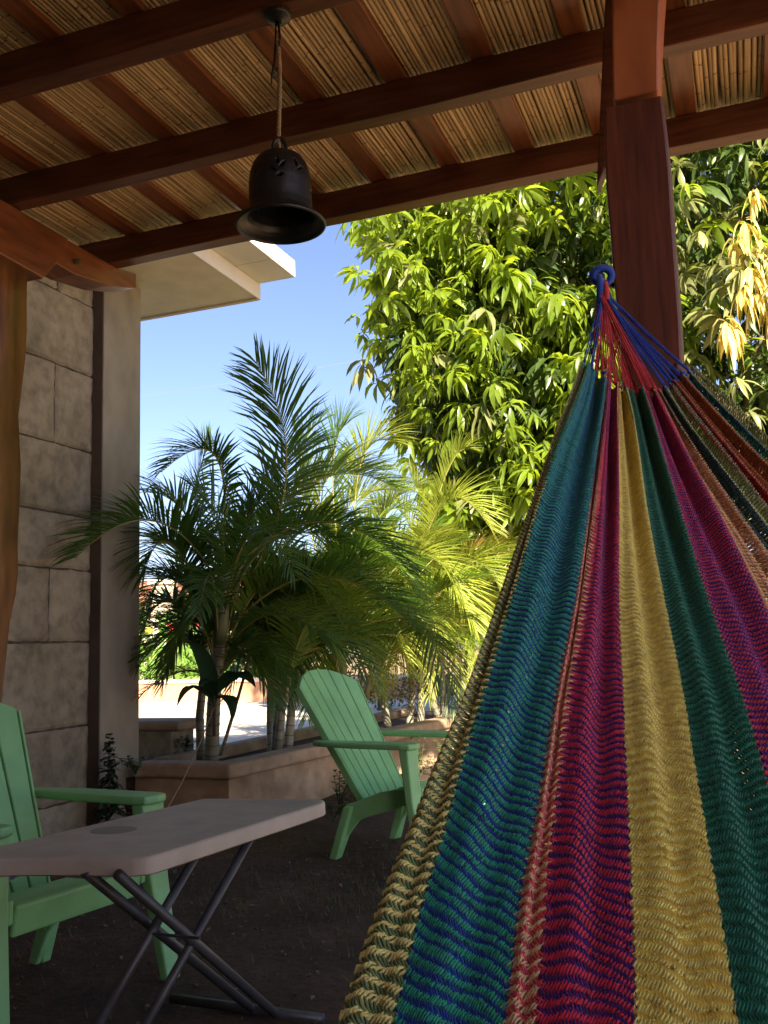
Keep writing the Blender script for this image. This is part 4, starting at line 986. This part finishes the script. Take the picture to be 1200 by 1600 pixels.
# ================================================================== TABLE
TZ = .56
tbl = empty('folding_table', (-1.4, 2.3, 0), 'small grey beige folding table with crossed dark metal legs', 'table')
def tp(px, py, z=TZ): p = pl(px, py, 2, z); return Vector((p[0], p[1]))
out = [tp(205, 1341), tp(236, 1338), tp(260, 1331), tp(500, 1256), tp(509, 1251), tp(503, 1248), tp(340, 1247), tp(316, 1247.3), tp(297, 1252), tp(20, 1316.5), tp(-60, 1334)]
nl_ = tp(205, 1341); lf_ = tp(0, 1334); out += [tp(-110, 1348), tp(-60, 1343), tp(60, 1339.5)]
def smooth_poly(P, it=1):
    for _ in range(it):
        Q = []
        for i in range(len(P)):
            a, b = P[i], P[(i + 1) % len(P)]; Q += [a.lerp(b, .2), a.lerp(b, .8)]
        P = Q
    return P
outs = smooth_poly(out, 2)
mb = MB(); n = len(outs)
cen = sum(outs, Vector((0, 0))) / n
rings = [(0, .56 - .006, 0), (.004, TZ - .0015, 0), (.010, TZ, 0)]
def inset(P, d):
    n = len(P); R_ = []
    for i in range(n):
        e0 = (P[i] - P[i - 1]).normalized(); e1 = (P[(i + 1) % n] - P[i]).normalized(); t = (e0 + e1)
        t = t.normalized() if t.length > 1e-6 else e0; nrm = Vector((-t.y, t.x))
        if (cen - P[i]).dot(nrm) < 0: nrm = -nrm
        R_.append(P[i] + nrm * d)
    return R_
vs = []
for d, z in [(0.02, TZ - .036), (.0, TZ - .040), (-.001, TZ - .036), (.0, TZ - .008), (.003, TZ - .002), (.010, TZ)]:
    vs += [(p.x, p.y, z) for p in inset(outs, d)]
fs = []
for k in range(5):
    for i in range(n): fs.append((k * n + i, k * n + (i + 1) % n, (k + 1) * n + (i + 1) % n, (k + 1) * n + i))
fs.append(tuple(5 * n + i for i in range(n))); fs.append(tuple(range(n - 1, -1, -1)))
mb.add(vs, fs); top = mb.build('table_top', m_table, tbl, smooth=True)
md = top.modifiers.new('n', 'WEIGHTED_NORMAL')
c_ = pl(176, 1297, 2, TZ + .001); mb = MB(); vs = []
ca = pl(142, 1303, 2, TZ); cb = pl(212, 1292, 2, TZ); rr_ = np.linalg.norm(ca - cb) / 2; cc = (ca + cb) / 2
for i in range(28): a = i * 2 * math.pi / 28; vs.append((cc[0] + rr_ * math.cos(a), cc[1] + rr_ * math.sin(a) * .85, TZ + .0012))
vs += [(x_, y_, z_ - .004) for x_, y_, z_ in vs]
mb.add(vs, [tuple(range(28)), tuple(range(55, 27, -1))] + [(i, (i + 1) % 28, 28 + (i + 1) % 28, 28 + i) for i in range(28)]); mb.build('cup_recess', m_recess, tbl)
# latch block beneath the near edge
q0 = pl(108, 1362, 2, TZ - .045); q1 = pl(150, 1366, 2, TZ - .045)
mb = MB(); mb.box(q0[0], q1[0], q0[1] - .012, q0[1] + .04, TZ - .056, TZ - .030); mb.build('latch', m_table, tbl, bevel=.003)
q0 = pl(88, 1356, 2, TZ - .040); 
mb = MB(); mb.box(q0[0], q1[0] + .03, q0[1] + .012, q0[1] + .05, TZ - .047, TZ - .039); mb.build('rail', m_steel, tbl)
def g3(px, py, z): return pl(px, py, 2, z)
fbA = g3(268, 1560, .012); fbB = g3(505, 1592, .012)
for (t0, b0) in [((133, 1362), (392, 1575)), ((184, 1366), (430, 1584))]:
    mb = MB(); mb.tube([g3(*t0, TZ - .03), g3(*b0, .02)], .0125, 10); mb.build('leg', m_steel, tbl, smooth=True)
mb = MB(); mb.tube([fbA, fbB], .0135, 10); mb.build('foot_bar', m_steel, tbl, smooth=True)
b2 = []
for (t0, b0) in [((395, 1303), (146, 1746)), ((313, 1325), (66, 1750))]:
    q_ = g3(*b0, .015); b2.append(q_); mb = MB(); mb.tube([g3(*t0, TZ - .03), q_], .0115, 10); mb.build('leg', m_steel, tbl, smooth=True)
mb = MB(); e_ = Vector(b2[0]) - Vector(b2[1]); mb.tube([Vector(b2[1]) - e_ * .3, Vector(b2[0]) + e_ * .3], .0135, 10); mb.build('foot_bar', m_steel, tbl, smooth=True)
mb = MB(); pA = Vector(at(228, 1458, 2.25)); pB = Vector(at(312, 1466, 2.2)); mb.tube([pA, pB], .004, 6); mb.build('pivot_rod', m_steel, tbl)

# ================================================================== BELL
bx0 = pl(434, 21, 2, 2.9)
bell = empty('hanging_bell', (bx0[0], bx0[1], 2.9), 'dark iron bell shaped lamp with leaf cut-outs hanging on a rope from the beam', 'bell')
axis = np.array([bx0[0], bx0[1]])
def zc(px, py):   # height where the pixel meets the vertical plane through the bell axis, facing the camera
    n_ = np.array([bx0[0], bx0[1], 0]); n_ /= np.linalg.norm(n_); r_ = ray(px, py); t = (n_[0] * bx0[0] + n_[1] * bx0[1] - 0) / r_.dot(n_); return CAM + r_ * t
ztop = zc(438, 240)[2]; zm = zc(438, 352)[2]; rm_ = .5 * np.linalg.norm(zc(370, 352) - zc(507, 352)); rb = .5 * np.linalg.norm(zc(391, 290) - zc(487, 290))
H = ztop - zm
profb = [(0.0, 1.0), (.25, .99), (.5, .965), (.72, .91), (.87, .82), (.96, .70), (1.0, .55), (1.0, .40), (1.0, .26), (1.03, .16), (1.10, .095), (1.22, .05), (1.36, .02)]
profb = [(rb * a, zm + H * b) for a, b in profb] + [(rm_ * .97, zm + .004), (rm_, zm - .002)]
# densify
pr = []; 
for (a0, z0), (a1, z1) in zip(profb[:-1], profb[1:]):
    k = 6
    for j in range(k): pr.append((a0 + (a1 - a0) * j / k, z0 + (z1 - z0) * j / k))
pr.append(profb[-1]); nA = 160; bxy = zc(438, 300)
vs = []; 
for (a_, z_) in pr:
    for j in range(nA): t = 2 * math.pi * j / nA; vs.append((bxy[0] + a_ * math.cos(t), bxy[1] + a_ * math.sin(t), z_))
holes = []
rh = random.Random(12); va_ = math.atan2(-bxy[1], -bxy[0])
for q_ in range(9):     # leaf sprigs: a spray of slim cut-outs at irregular spacing round the wall
    t0 = va_ + .55 + q_ * 6.2832 / 9 + rh.uniform(-.08, .08); z0_ = rh.choice([.42, .50, .58])
    for (dt, dz, tl) in [(0, .12, .2), (.16, .06, -.8), (.10, -.08, -1.1), (-.13, .0, .9)][: 2 + q_ % 3]: holes.append((t0 + dt, zm + H * (z0_ + dz), tl + rh.uniform(-.2, .2)))
fs = []
for i in range(len(pr) - 1):
    for j in range(nA):
        t = 2 * math.pi * (j + .5) / nA; z_ = (pr[i][1] + pr[i + 1][1]) / 2; hole = False
        if pr[i][0] > rb * .8 and z_ > zm + .12 * H:
            for (th, hz, tl) in holes:
                du = ((t - th + math.pi) % (2 * math.pi) - math.pi) * rb; dv = z_ - hz
                a_ = du * math.cos(tl) + dv * math.sin(tl); b_ = -du * math.sin(tl) + dv * math.cos(tl)
                if (a_ / .0036) ** 2 + (b_ / .014) ** 2 < 1: hole = True; break
        if not hole: a = i * nA + j; b = i * nA + (j + 1) % nA; fs.append((a, a + nA, b + nA, b))
mb = MB(); mb.add(vs, fs); o = mb.build('bell_shell', m_bell, bell, smooth=True)
md = o.modifiers.new('s', 'SOLIDIFY'); md.thickness = .004; md.offset = 0
def torus(center, R_, r_, axisv, n=24, m=8, sx=1, sz=1):
    mb = MB(); ax_ = Vector(axisv).normalized(); u = ax_.orthogonal().normalized(); v_ = ax_.cross(u)
    if abs(ax_.z) < .5: v_ = Vector((0, 0, 1)); u = v_.cross(ax_).normalized()
    vs = []; fs = []
    for i in range(n):
        a = 2 * math.pi * i / n; dd = u * math.cos(a) * sx + v_ * math.sin(a) * sz; c_ = Vector(center) + dd * R_
        for j in range(m): b = 2 * math.pi * j / m; vs.append(tuple(c_ + dd * r_ * math.cos(b) + ax_ * r_ * math.sin(b)))
    for i in range(n):
        for j in range(m): fs.append((i * m + j, ((i + 1) % n) * m + j, ((i + 1) % n) * m + (j + 1) % m, i * m + (j + 1) % m))
    mb.add(vs, fs); return mb
torus((bxy[0], bxy[1], zm + .002), rm_, .0055, (0, 0, 1), 64).build('rim', m_bell, bell, smooth=True)
zl = zc(438, 224)[2]
torus((bxy[0], bxy[1], ztop + (zl - ztop) * .55), .021, .0065, (bxy[0], bxy[1], 0), 24, 8, .9, 1.4).build('loop', m_bell, bell, smooth=True)
mb = MB(); mb.tube([(bx0[0], bx0[1], 2.899), (bx0[0], bx0[1], 2.885), (bx0[0], bx0[1], 2.872)], [.042, .040, .012], 20); mb.build('ceiling_plate', m_bell, bell, smooth=False, bevel=.003)
zr0 = zc(437, 72)[2]; zr1 = zc(438, 232)[2]
mb = MB(); pts = []; K = 120
for ph in range(3):
    P_ = []
    for i in range(K + 1):
        t = i / K; z_ = zr0 + (zr1 - zr0) * t; a = t * 60 + ph * 2.094; cx_ = bx0[0] + (bxy[0] - bx0[0]) * t + .003 * math.sin(t * 5); cy_ = bx0[1] + (bxy[1] - bx0[1]) * t
        P_.append((cx_ + .0032 * math.cos(a), cy_ + .0032 * math.sin(a), z_))
    mb.tube(P_, .0042, 5)
mb.build('rope', m_rope, bell, smooth=True)
mb = MB(); w0 = Vector((bx0[0], bx0[1], 2.875))
mb.tube([w0, w0 + Vector((.006, 0, -.05)), w0 + Vector((.002, 0, -.11)), Vector((bx0[0], bx0[1], zr0 - .02))], .004, 6)
mb.tube([w0 + Vector((-.006, 0, 0)), w0 + Vector((-.010, 0, -.08)), w0 + Vector((-.014, 0, -.13)), w0 + Vector((-.022, 0, -.17)), w0 + Vector((-.026, 0, -.20))], [.003, .003, .004, .004, .002], 6); mb.build('hook_wire', m_bell, bell, smooth=True)
torus((bxy[0], bxy[1], zr1 - .003), .011, .0045, (bxy[1], -bxy[0], 0), 16, 6).build('rope_knot', m_rope, bell, smooth=True)
mb = MB(); mb.tube([(bxy[0], bxy[1], ztop), (bxy[0], bxy[1], ztop - .03)], .005, 6); mb.build('stud', m_bell, bell)

# ================================================================== HAMMOCK
ham = empty('hammock', at(940, 430, 2.43), 'large woven hammock in bright multicoloured stripes hung from the right post', 'hammock')
def yarn_mat(name, c):
    m, nt, p, out = new_mat(name)
    co = coords(nt, (1, 1, 1), True)
    nz = N(nt, 'ShaderNodeTexNoise', Scale=90, Detail=3); nt.links.new(co, nz.inputs['Vector'])
    r_ = ramp(nt, nz.outputs[0], [(.3, tuple(x * .72 for x in c)), (.7, tuple(min(1, x * 1.2) for x in c))])
    nt.links.new(r_.outputs[0], p.inputs['Base Color']); p.inputs['Roughness'].default_value = .85
    p.inputs['Sheen Weight'].default_value = .15
    wv = N(nt, 'ShaderNodeTexNoise', Scale=700, Detail=2); nt.links.new(co, wv.inputs['Vector'])
    b = N(nt, 'ShaderNodeBump', Strength=.6, Distance=.001); nt.links.new(wv.outputs[0], b.inputs['Height']); nt.links.new(b.outputs[0], p.inputs['Normal'])
    return m
Yc = dict(olive=(.16,.24,.08), gold=(.90,.70,.20), teal=(.02,.33,.165), blue=(.010,.065,.33), pink=(.80,.10,.12), mag=(.68,.018,.045), purp=(.10,.018,.19), yel=(.97,.73,.16), yel2=(.93,.64,.11),
          grn=(.012,.20,.10), grnd=(.008,.14,.07), ora=(.48,.13,.03), oran=(.80,.50,.22), dkg=(.008,.04,.025), pale=(.70,.70,.32), brn=(.55,.17,.05), red=(.50,.03,.035), ceil=(.01,.06,.38))
ym_ = {k: yarn_mat('yarn_' + k, v) for k, v in Yc.items()}
cur = [
 [(908,572),(890,640),(862,720),(827,800),(787,912),(754,1014),(720,1110),(682,1200),(643,1300),(602,1400),(566,1500),(532,1600),(478,1750)],
 [(918,575),(905,630),(873,700),(840,800),(810,912),(778,1020),(755,1100),(722,1200),(697,1300),(663,1400),(640,1490),(612,1600),(575,1750)],
 [(943,590),(940,640),(932,700),(919,800),(898,950),(866,1100),(850,1200),(832,1300),(812,1400),(800,1500),(787,1600),(770,1750)],
 [(946,592),(945,640),(938,700),(926,800),(908,950),(884,1100),(873,1200),(862,1300),(852,1400),(845,1500),(838,1600),(828,1750)],
 [(961,605),(960,640),(961,700),(965,800),(967,950),(975,1100),(978,1200),(982,1300),(985,1400),(988,1500),(990,1600),(993,1750)],
 [(976,612),(983,640),(993,700),(1009,800),(1040,950),(1069,1100),(1083,1200),(1100,1300),(1117,1400),(1134,1500),(1150,1600),(1175,1750)],
 [(1003,612),(1012,640),(1029,700),(1061,800),(1106,950),(1159,1100),(1190,1200),(1215,1300),(1240,1400),(1265,1500),(1290,1600),(1325,1750)],
 [(1020,615),(1030,640),(1060,700),(1114,800),(1189,950),(1255,1100),(1300,1200),(1340,1300),(1380,1400),(1415,1500),(1450,1600),(1500,1750)],
 [(1028,618),(1042,650),(1072,700),(1138,800),(1215,900),(1330,1050),(1440,1200),(1520,1350),(1600,1500),(1690,1750)],
 [(1036,612),(1056,650),(1090,700),(1160,790),(1215,860),(1330,1000),(1450,1150),(1560,1300),(1680,1480),(1800,1720)],
 [(1050,606),(1070,640),(1110,690),(1200,805),(1350,960),(1500,1110),(1620,1260),(1750,1430),(1900,1680)],
 [(1056,602),(1078,632),(1125,690),(1200,778),(1350,920),(1520,1070),(1660,1220),(1800,1400),(1960,1650)],
 [(1066,592),(1090,622),(1130,665),(1200,737),(1360,850),(1550,1000),(1720,1160),(1880,1350),(2040,1600)],
 [(1077,588),(1102,618),(1140,655),(1200,719),(1370,825),(1570,960),(1750,1120),(1920,1310),(2100,1570)],
 [(1084,580),(1114,608),(1154,645),(1200,700),(1380,800),(1590,930),(1780,1090),(1960,1280),(2150,1540)],
]
dtop = [2.22, 2.20, 2.17, 2.17, 2.15, 2.14, 2.13, 2.12, 2.12, 2.14, 2.17, 2.17, 2.19, 2.20, 2.22]
dend = [.57, .56, .55, .55, .55, .56, .57, .60, .64, .70, .74, .74, .76, .78, .80]      # distance where the curve ends
NV = 420
BC = []
for c, d0_, d1_ in zip(cur, dtop, dend):
    c = np.array(c, float); s = np.concatenate([[0], np.cumsum(np.hypot(*np.diff(c, axis=0).T))]); s /= s[-1]
    t = np.linspace(0, 1, 200)
    # smooth the polyline with a Catmull-like fit
    xx = np.interp(t, s, c[:, 0]); yy = np.interp(t, s, c[:, 1]); k = np.hanning(23); k /= k.sum()
    def sm(a):
        p = np.concatenate([2 * a[0] - a[1:12][::-1], a, 2 * a[-1] - a[-12:-1][::-1]]); return np.convolve(p, k, 'valid')
    xx, yy = sm(xx), sm(yy)
    inv = 1 / d0_ + (1 / d1_ - 1 / d0_) * t
    P_ = np.array([at(x_, y_, 1 / i_) for x_, y_, i_ in zip(xx, yy, inv)])
    L = np.concatenate([[0], np.cumsum(np.linalg.norm(np.diff(P_, axis=0), axis=1))]); L /= L[-1]
    v = np.linspace(0, 1, NV); BC.append(np.stack([np.interp(v, L, P_[:, q]) for q in range(3)], 1))
BC = np.array(BC)                                   # boundary, v, xyz
LEN = np.linalg.norm(np.diff(BC[4], axis=0), axis=1).sum(); ROWS = int(LEN / .0116)
print('hammock length', LEN, 'rows', ROWS)
def surf(u, v):
    """u in boundary index units, v 0..1 arrays of the same shape"""
    u = np.clip(u, 0, len(BC) - 1.0001); v = np.clip(v, 0, .99999)
    i = u.astype(int); f = (u - i)[..., None]; y = v * (NV - 1); j = y.astype(int); g = (y - j)[..., None]
    A = BC[i, j] * (1 - g) + BC[i, j + 1] * g; B_ = BC[i + 1, j] * (1 - g) + BC[i + 1, j + 1] * g
    return A * (1 - f) + B_ * f
def fold(u, v):
    """gentle length-wise folds: offset along the normal (metres)"""
    e = np.clip(1.15 - v, .15, 1)
    return e * (.011 * np.sin(u * 6.28 * 1.0 + .6 + .5 * np.sin(v * 5)) + .008 * np.sin(u * 6.28 * 2.0 + 2 + v * 2)) + .006 * np.sin(v * 9 + u * 1.3) * v
def S(u, v):
    P_ = surf(u, v); e = .02
    du = surf(u + e, v) - surf(u - e, v); dv = surf(u, v + .004) - surf(u, v - .004)
    n_ = np.cross(du, dv); n_ /= (np.linalg.norm(n_, axis=-1, keepdims=True) + 1e-12)
    tc = CAM - P_; sgn = np.sign((n_ * tc).sum(-1, keepdims=True)); n_ = n_ * np.where(sgn == 0, 1, sgn)
    du /= (np.linalg.norm(du, axis=-1, keepdims=True) + 1e-12)
    return P_ + n_ * fold(u, v)[..., None], n_, du
def weave(stripe, ncol, colA, colB, amp_n=.0014, rad=.0017, zig=1.0, phase=0, slope=.0, rows=None, wav=1.0, seed=0):
    rows = rows or ROWS; r_ = np.random.default_rng(seed + 100); SPP = 4
    K = rows * SPP + 1; k = np.arange(K); base_v = k / (K - 1)
    V = []; FL = []; MI = []; off = 0
    du1 = 1.0 / ncol
    fams = [(colA, 0.0, 0.0)] + ([(colB, .5, math.pi)] if colB else [(colA, .5, math.pi)])
    for fi, (cn, uo, ph) in enumerate(fams):
        cidx = np.arange(ncol)
        U0 = stripe + (cidx + .25 + uo) * du1
        kk, UU = np.meshgrid(k, U0)                      # ncol x K
        # triangular zigzag across
        ph_c = (wav * (np.sin(UU * 5.1 + 2.3 * np.sin(base_v[None] * 14 + stripe)) * .35 + .25 * np.sin(base_v[None] * 31 + UU * 3)) + slope * (UU - stripe))
        cyc = kk / SPP
        tri = np.abs(((cyc) % 1) * 2 - 1) * 2 - 1
        wave = np.cos(2 * np.pi * (cyc - .25) + ph)
        Vv = np.clip((kk / (K - 1)) + ph_c / rows, 0, 1)
        Vv = Vv + r_.normal(0, .07 / rows, Vv.shape) + .10 / rows * np.sin(np.round(cyc) * 1.9 + 2.1 * np.sin(UU * 4))
        w = np.linalg.norm(surf(np.full_like(UU, stripe + 1.0 - 1e-4), Vv) - surf(np.full_like(UU, float(stripe)), Vv), axis=-1) / ncol
        U = UU + tri * zig * np.maximum(.62 * w, .0015) / (w + 1e-6) * du1
        P_, n_, a_ = S(np.clip(U, 0, 13.999), Vv)
        rr2 = np.minimum(rad, .0009 + .40 * w) * r_.uniform(.88, 1.12, (ncol, 1))
        sc = np.clip(w / .003, .6, 1.15)
        P_ = P_ + n_ * (wave * amp_n * sc)[..., None]
        T_ = np.gradient(P_, axis=1); T_ /= (np.linalg.norm(T_, axis=-1, keepdims=True) + 1e-12)
        s_ = np.cross(T_, n_); s_ /= (np.linalg.norm(s_, axis=-1, keepdims=True) + 1e-12)
        ring = []
        for a in (math.pi / 2, math.pi * 7 / 6, math.pi * 11 / 6):
            ring.append(P_ + (s_ * math.cos(a) + n_ * math.sin(a)) * rr2[..., None])
        W = np.stack(ring, 2)                           # ncol,K,3,3
        V.append(W.reshape(-1, 3))
        c_, q_, g_ = np.meshgrid(np.arange(ncol), np.arange(K - 1), np.arange(3), indexing='ij')
        a0 = off + (c_ * K + q_) * 3 + g_; a1 = off + (c_ * K + q_) * 3 + (g_ + 1) % 3
        FL.append(np.stack([a0, a1, a1 + 3, a0 + 3], -1).reshape(-1, 4)); MI.append(np.full(FL[-1].shape[0], fi)); off += W.size // 3
    FL = np.concatenate(FL); me = npmesh('woven_stripe', np.concatenate(V), FL, np.full(len(FL), 4), True, np.concatenate(MI))
    me.materials.append(ym_[colA]); me.materials.append(ym_[colB or colA])
    return me
stripes = [  # ncol, colA, colB, label
 (13, 'gold', 'olive', 'golden olive edge stripe'), (38, 'teal', 'blue', 'wide teal and blue stripe'), (10, 'oran', 'pink', 'narrow gold and pink lattice stripe'),
 (27, 'mag', 'purp', 'magenta and violet stripe'), (30, 'yel', 'yel2', 'bright yellow stripe'), (26, 'grn', 'grnd', 'dark green stripe'),
 (22, 'mag', 'purp', 'second magenta stripe, right of the green'), (10, 'ora', 'oran', 'orange stripe'), (9, 'dkg', 'dkg', 'blackish green stripe in the fold'),
 (8, 'olive', 'pale', 'olive stripe on the far side'), (5, 'mag', 'red', 'narrow magenta stripe on the far side'), (12, 'brn', 'ora', 'rust stripe on the far side'),
 (6, 'teal', 'blue', 'narrow teal stripe by the far edge'), (7, 'pale', 'olive', 'pale olive far edge stripe')]
for i, (nc, ca_, cb_, lb) in enumerate(stripes):
    kw = {}
    if i == 0: kw = dict(amp_n=.0020, rad=.0015, wav=.5, zig=1.5)
    elif i == 1: kw = dict(slope=4.2, amp_n=.0017, wav=1.5)
    elif i == 2: kw = dict(amp_n=.0020, rad=.0013, zig=1.3, wav=.4)
    elif i in (3, 6): kw = dict(slope=2.6, amp_n=.0016, wav=1.5)
    elif i == 4: kw = dict(slope=1.8, wav=1.6)
    elif i == 5: kw = dict(slope=-1.2, wav=1.6)
    me = weave(i, nc, ca_, cb_, seed=i, **kw)
    o = link('woven_stripe', me, None, ham); o['label'] = lb
# end cords to the eye
eye = Vector(at(941, 436, 2.42)); eyeR = .022
def knotU(u): 
    P_, n_, a_ = S(np.array([u]), np.array([0.0])); return Vector(P_[0])
ucs = [(.3, 'ceil'), (.8, 'ceil'), (1.15, 'ceil'), (1.25, 'red'), (1.45, 'red'), (1.6, 'ceil'), (1.75, 'red'), (1.9, 'red'), (2.6, 'red'), (3.15, 'red'), (3.4, 'red'), (3.65, 'red'), (3.9, 'red'), (4.3, 'red'), (4.7, 'gold'), (5.05, 'red'), (5.3, 'red'), (5.55, 'red'), (5.8, 'red'), (6.05, 'red'), (6.3, 'red'), (6.6, 'red'), (6.9, 'red'), (7.3, 'red'), (7.7, 'red'), (8.2, 'red'), (8.6, 'ceil'),
       (9.1, 'ceil'), (9.5, 'ceil'), (9.9, 'ceil'), (10.3, 'ceil'), (10.9, 'ceil'), (11.4, 'ceil'), (11.8, 'ceil'), (12.2, 'ceil'), (12.6, 'ceil'), (13.0, 'ceil'), (13.5, 'ceil')]
gather = Vector(at(943, 468, 2.40))
for i, (u, cn) in enumerate(ucs):
    k0 = knotU(u); off = Vector((rm.uniform(-.008, .008), rm.uniform(-.006, .006), rm.uniform(-.004, .004)))
    gp = gather + off + right * ((u - 5) * .0016)
    mb = MB()
    for s in (-1, 1):
        o_ = right * s * .0022
        mb.tube([eye + off * .5, gp + o_ * .5, gp.lerp(k0, .5) + o_ * 1.3 + Vector((0, 0, -.004)), k0 + o_ * .6], .0016, 5)
    mb.build('cord', ym_[cn], ham, smooth=True)
for u in np.arange(.15, 13.9, .36):
    p = knotU(float(u)); cn = 'teal' if u < 1.2 else ('ceil' if u < 2 or u > 8.7 else 'red')
    mb = MB(); mb.add(*lump(p, (.0062, .0062, .005), int(u * 10), 6, .25)); mb.build('knot', ym_[cn], ham, smooth=True)
# wrapped eye loop (blue with a red turn) and the bundle inside
ec = Vector(at(941, 432, 2.45)); axv = Vector((CAM - np.array(ec)))
for k in range(5):
    torus(ec + Vector((0, 0, .002 * math.sin(k * 2))) - axv.normalized() * (.006 * (k - 2)), .0225 + .003 * math.sin(k * 1.9), .0072, axv + Vector((.1 * math.sin(k), 0, .1 * math.cos(k))), 28, 8, 1, .95).build('eye_loop', ym_['red' if k == 4 else 'ceil'], ham, smooth=True)
mb = MB(); mb.tube([eye + Vector((-.006, 0, .012)), eye.lerp(gather, .5) + Vector((-.006, 0, 0)), gather + Vector((-.010, 0, -.02))], [.007, .010, .009], 8); mb.build('wrap', ym_['ceil'], ham, smooth=True)
mb = MB(); mb.tube([eye + Vector((.008, 0, -.008)), eye.lerp(gather, .6) + Vector((.008, 0, 0)), gather + Vector((.006, 0, -.02))], [.005, .008, .008], 8); mb.build('wrap', ym_['red'], ham, smooth=True)
# rope from the eye round the post
rt = empty('tie_rope', ec, 'dark rope tying the hammock eye to the post', 'rope')
mb = MB(); pts = [ec + Vector((-.005, .02, .012)), Vector((ec.x - .01, PY - .01, ec.z + .02)), Vector((-.255, PY + .06, ec.z + .025)), Vector((-.255, PY + .14, ec.z + .03)), Vector((-.06, PY + .145, ec.z + .03)), Vector((-.055, PY - .006, ec.z + .03)) ]
mb.tube(pts[:4], .008, 8); mb.build('strand', m_steel, rt, smooth=True)

print('tris', sum(len(o.data.polygons) * 2 for o in bpy.data.objects if o.type == 'MESH'))
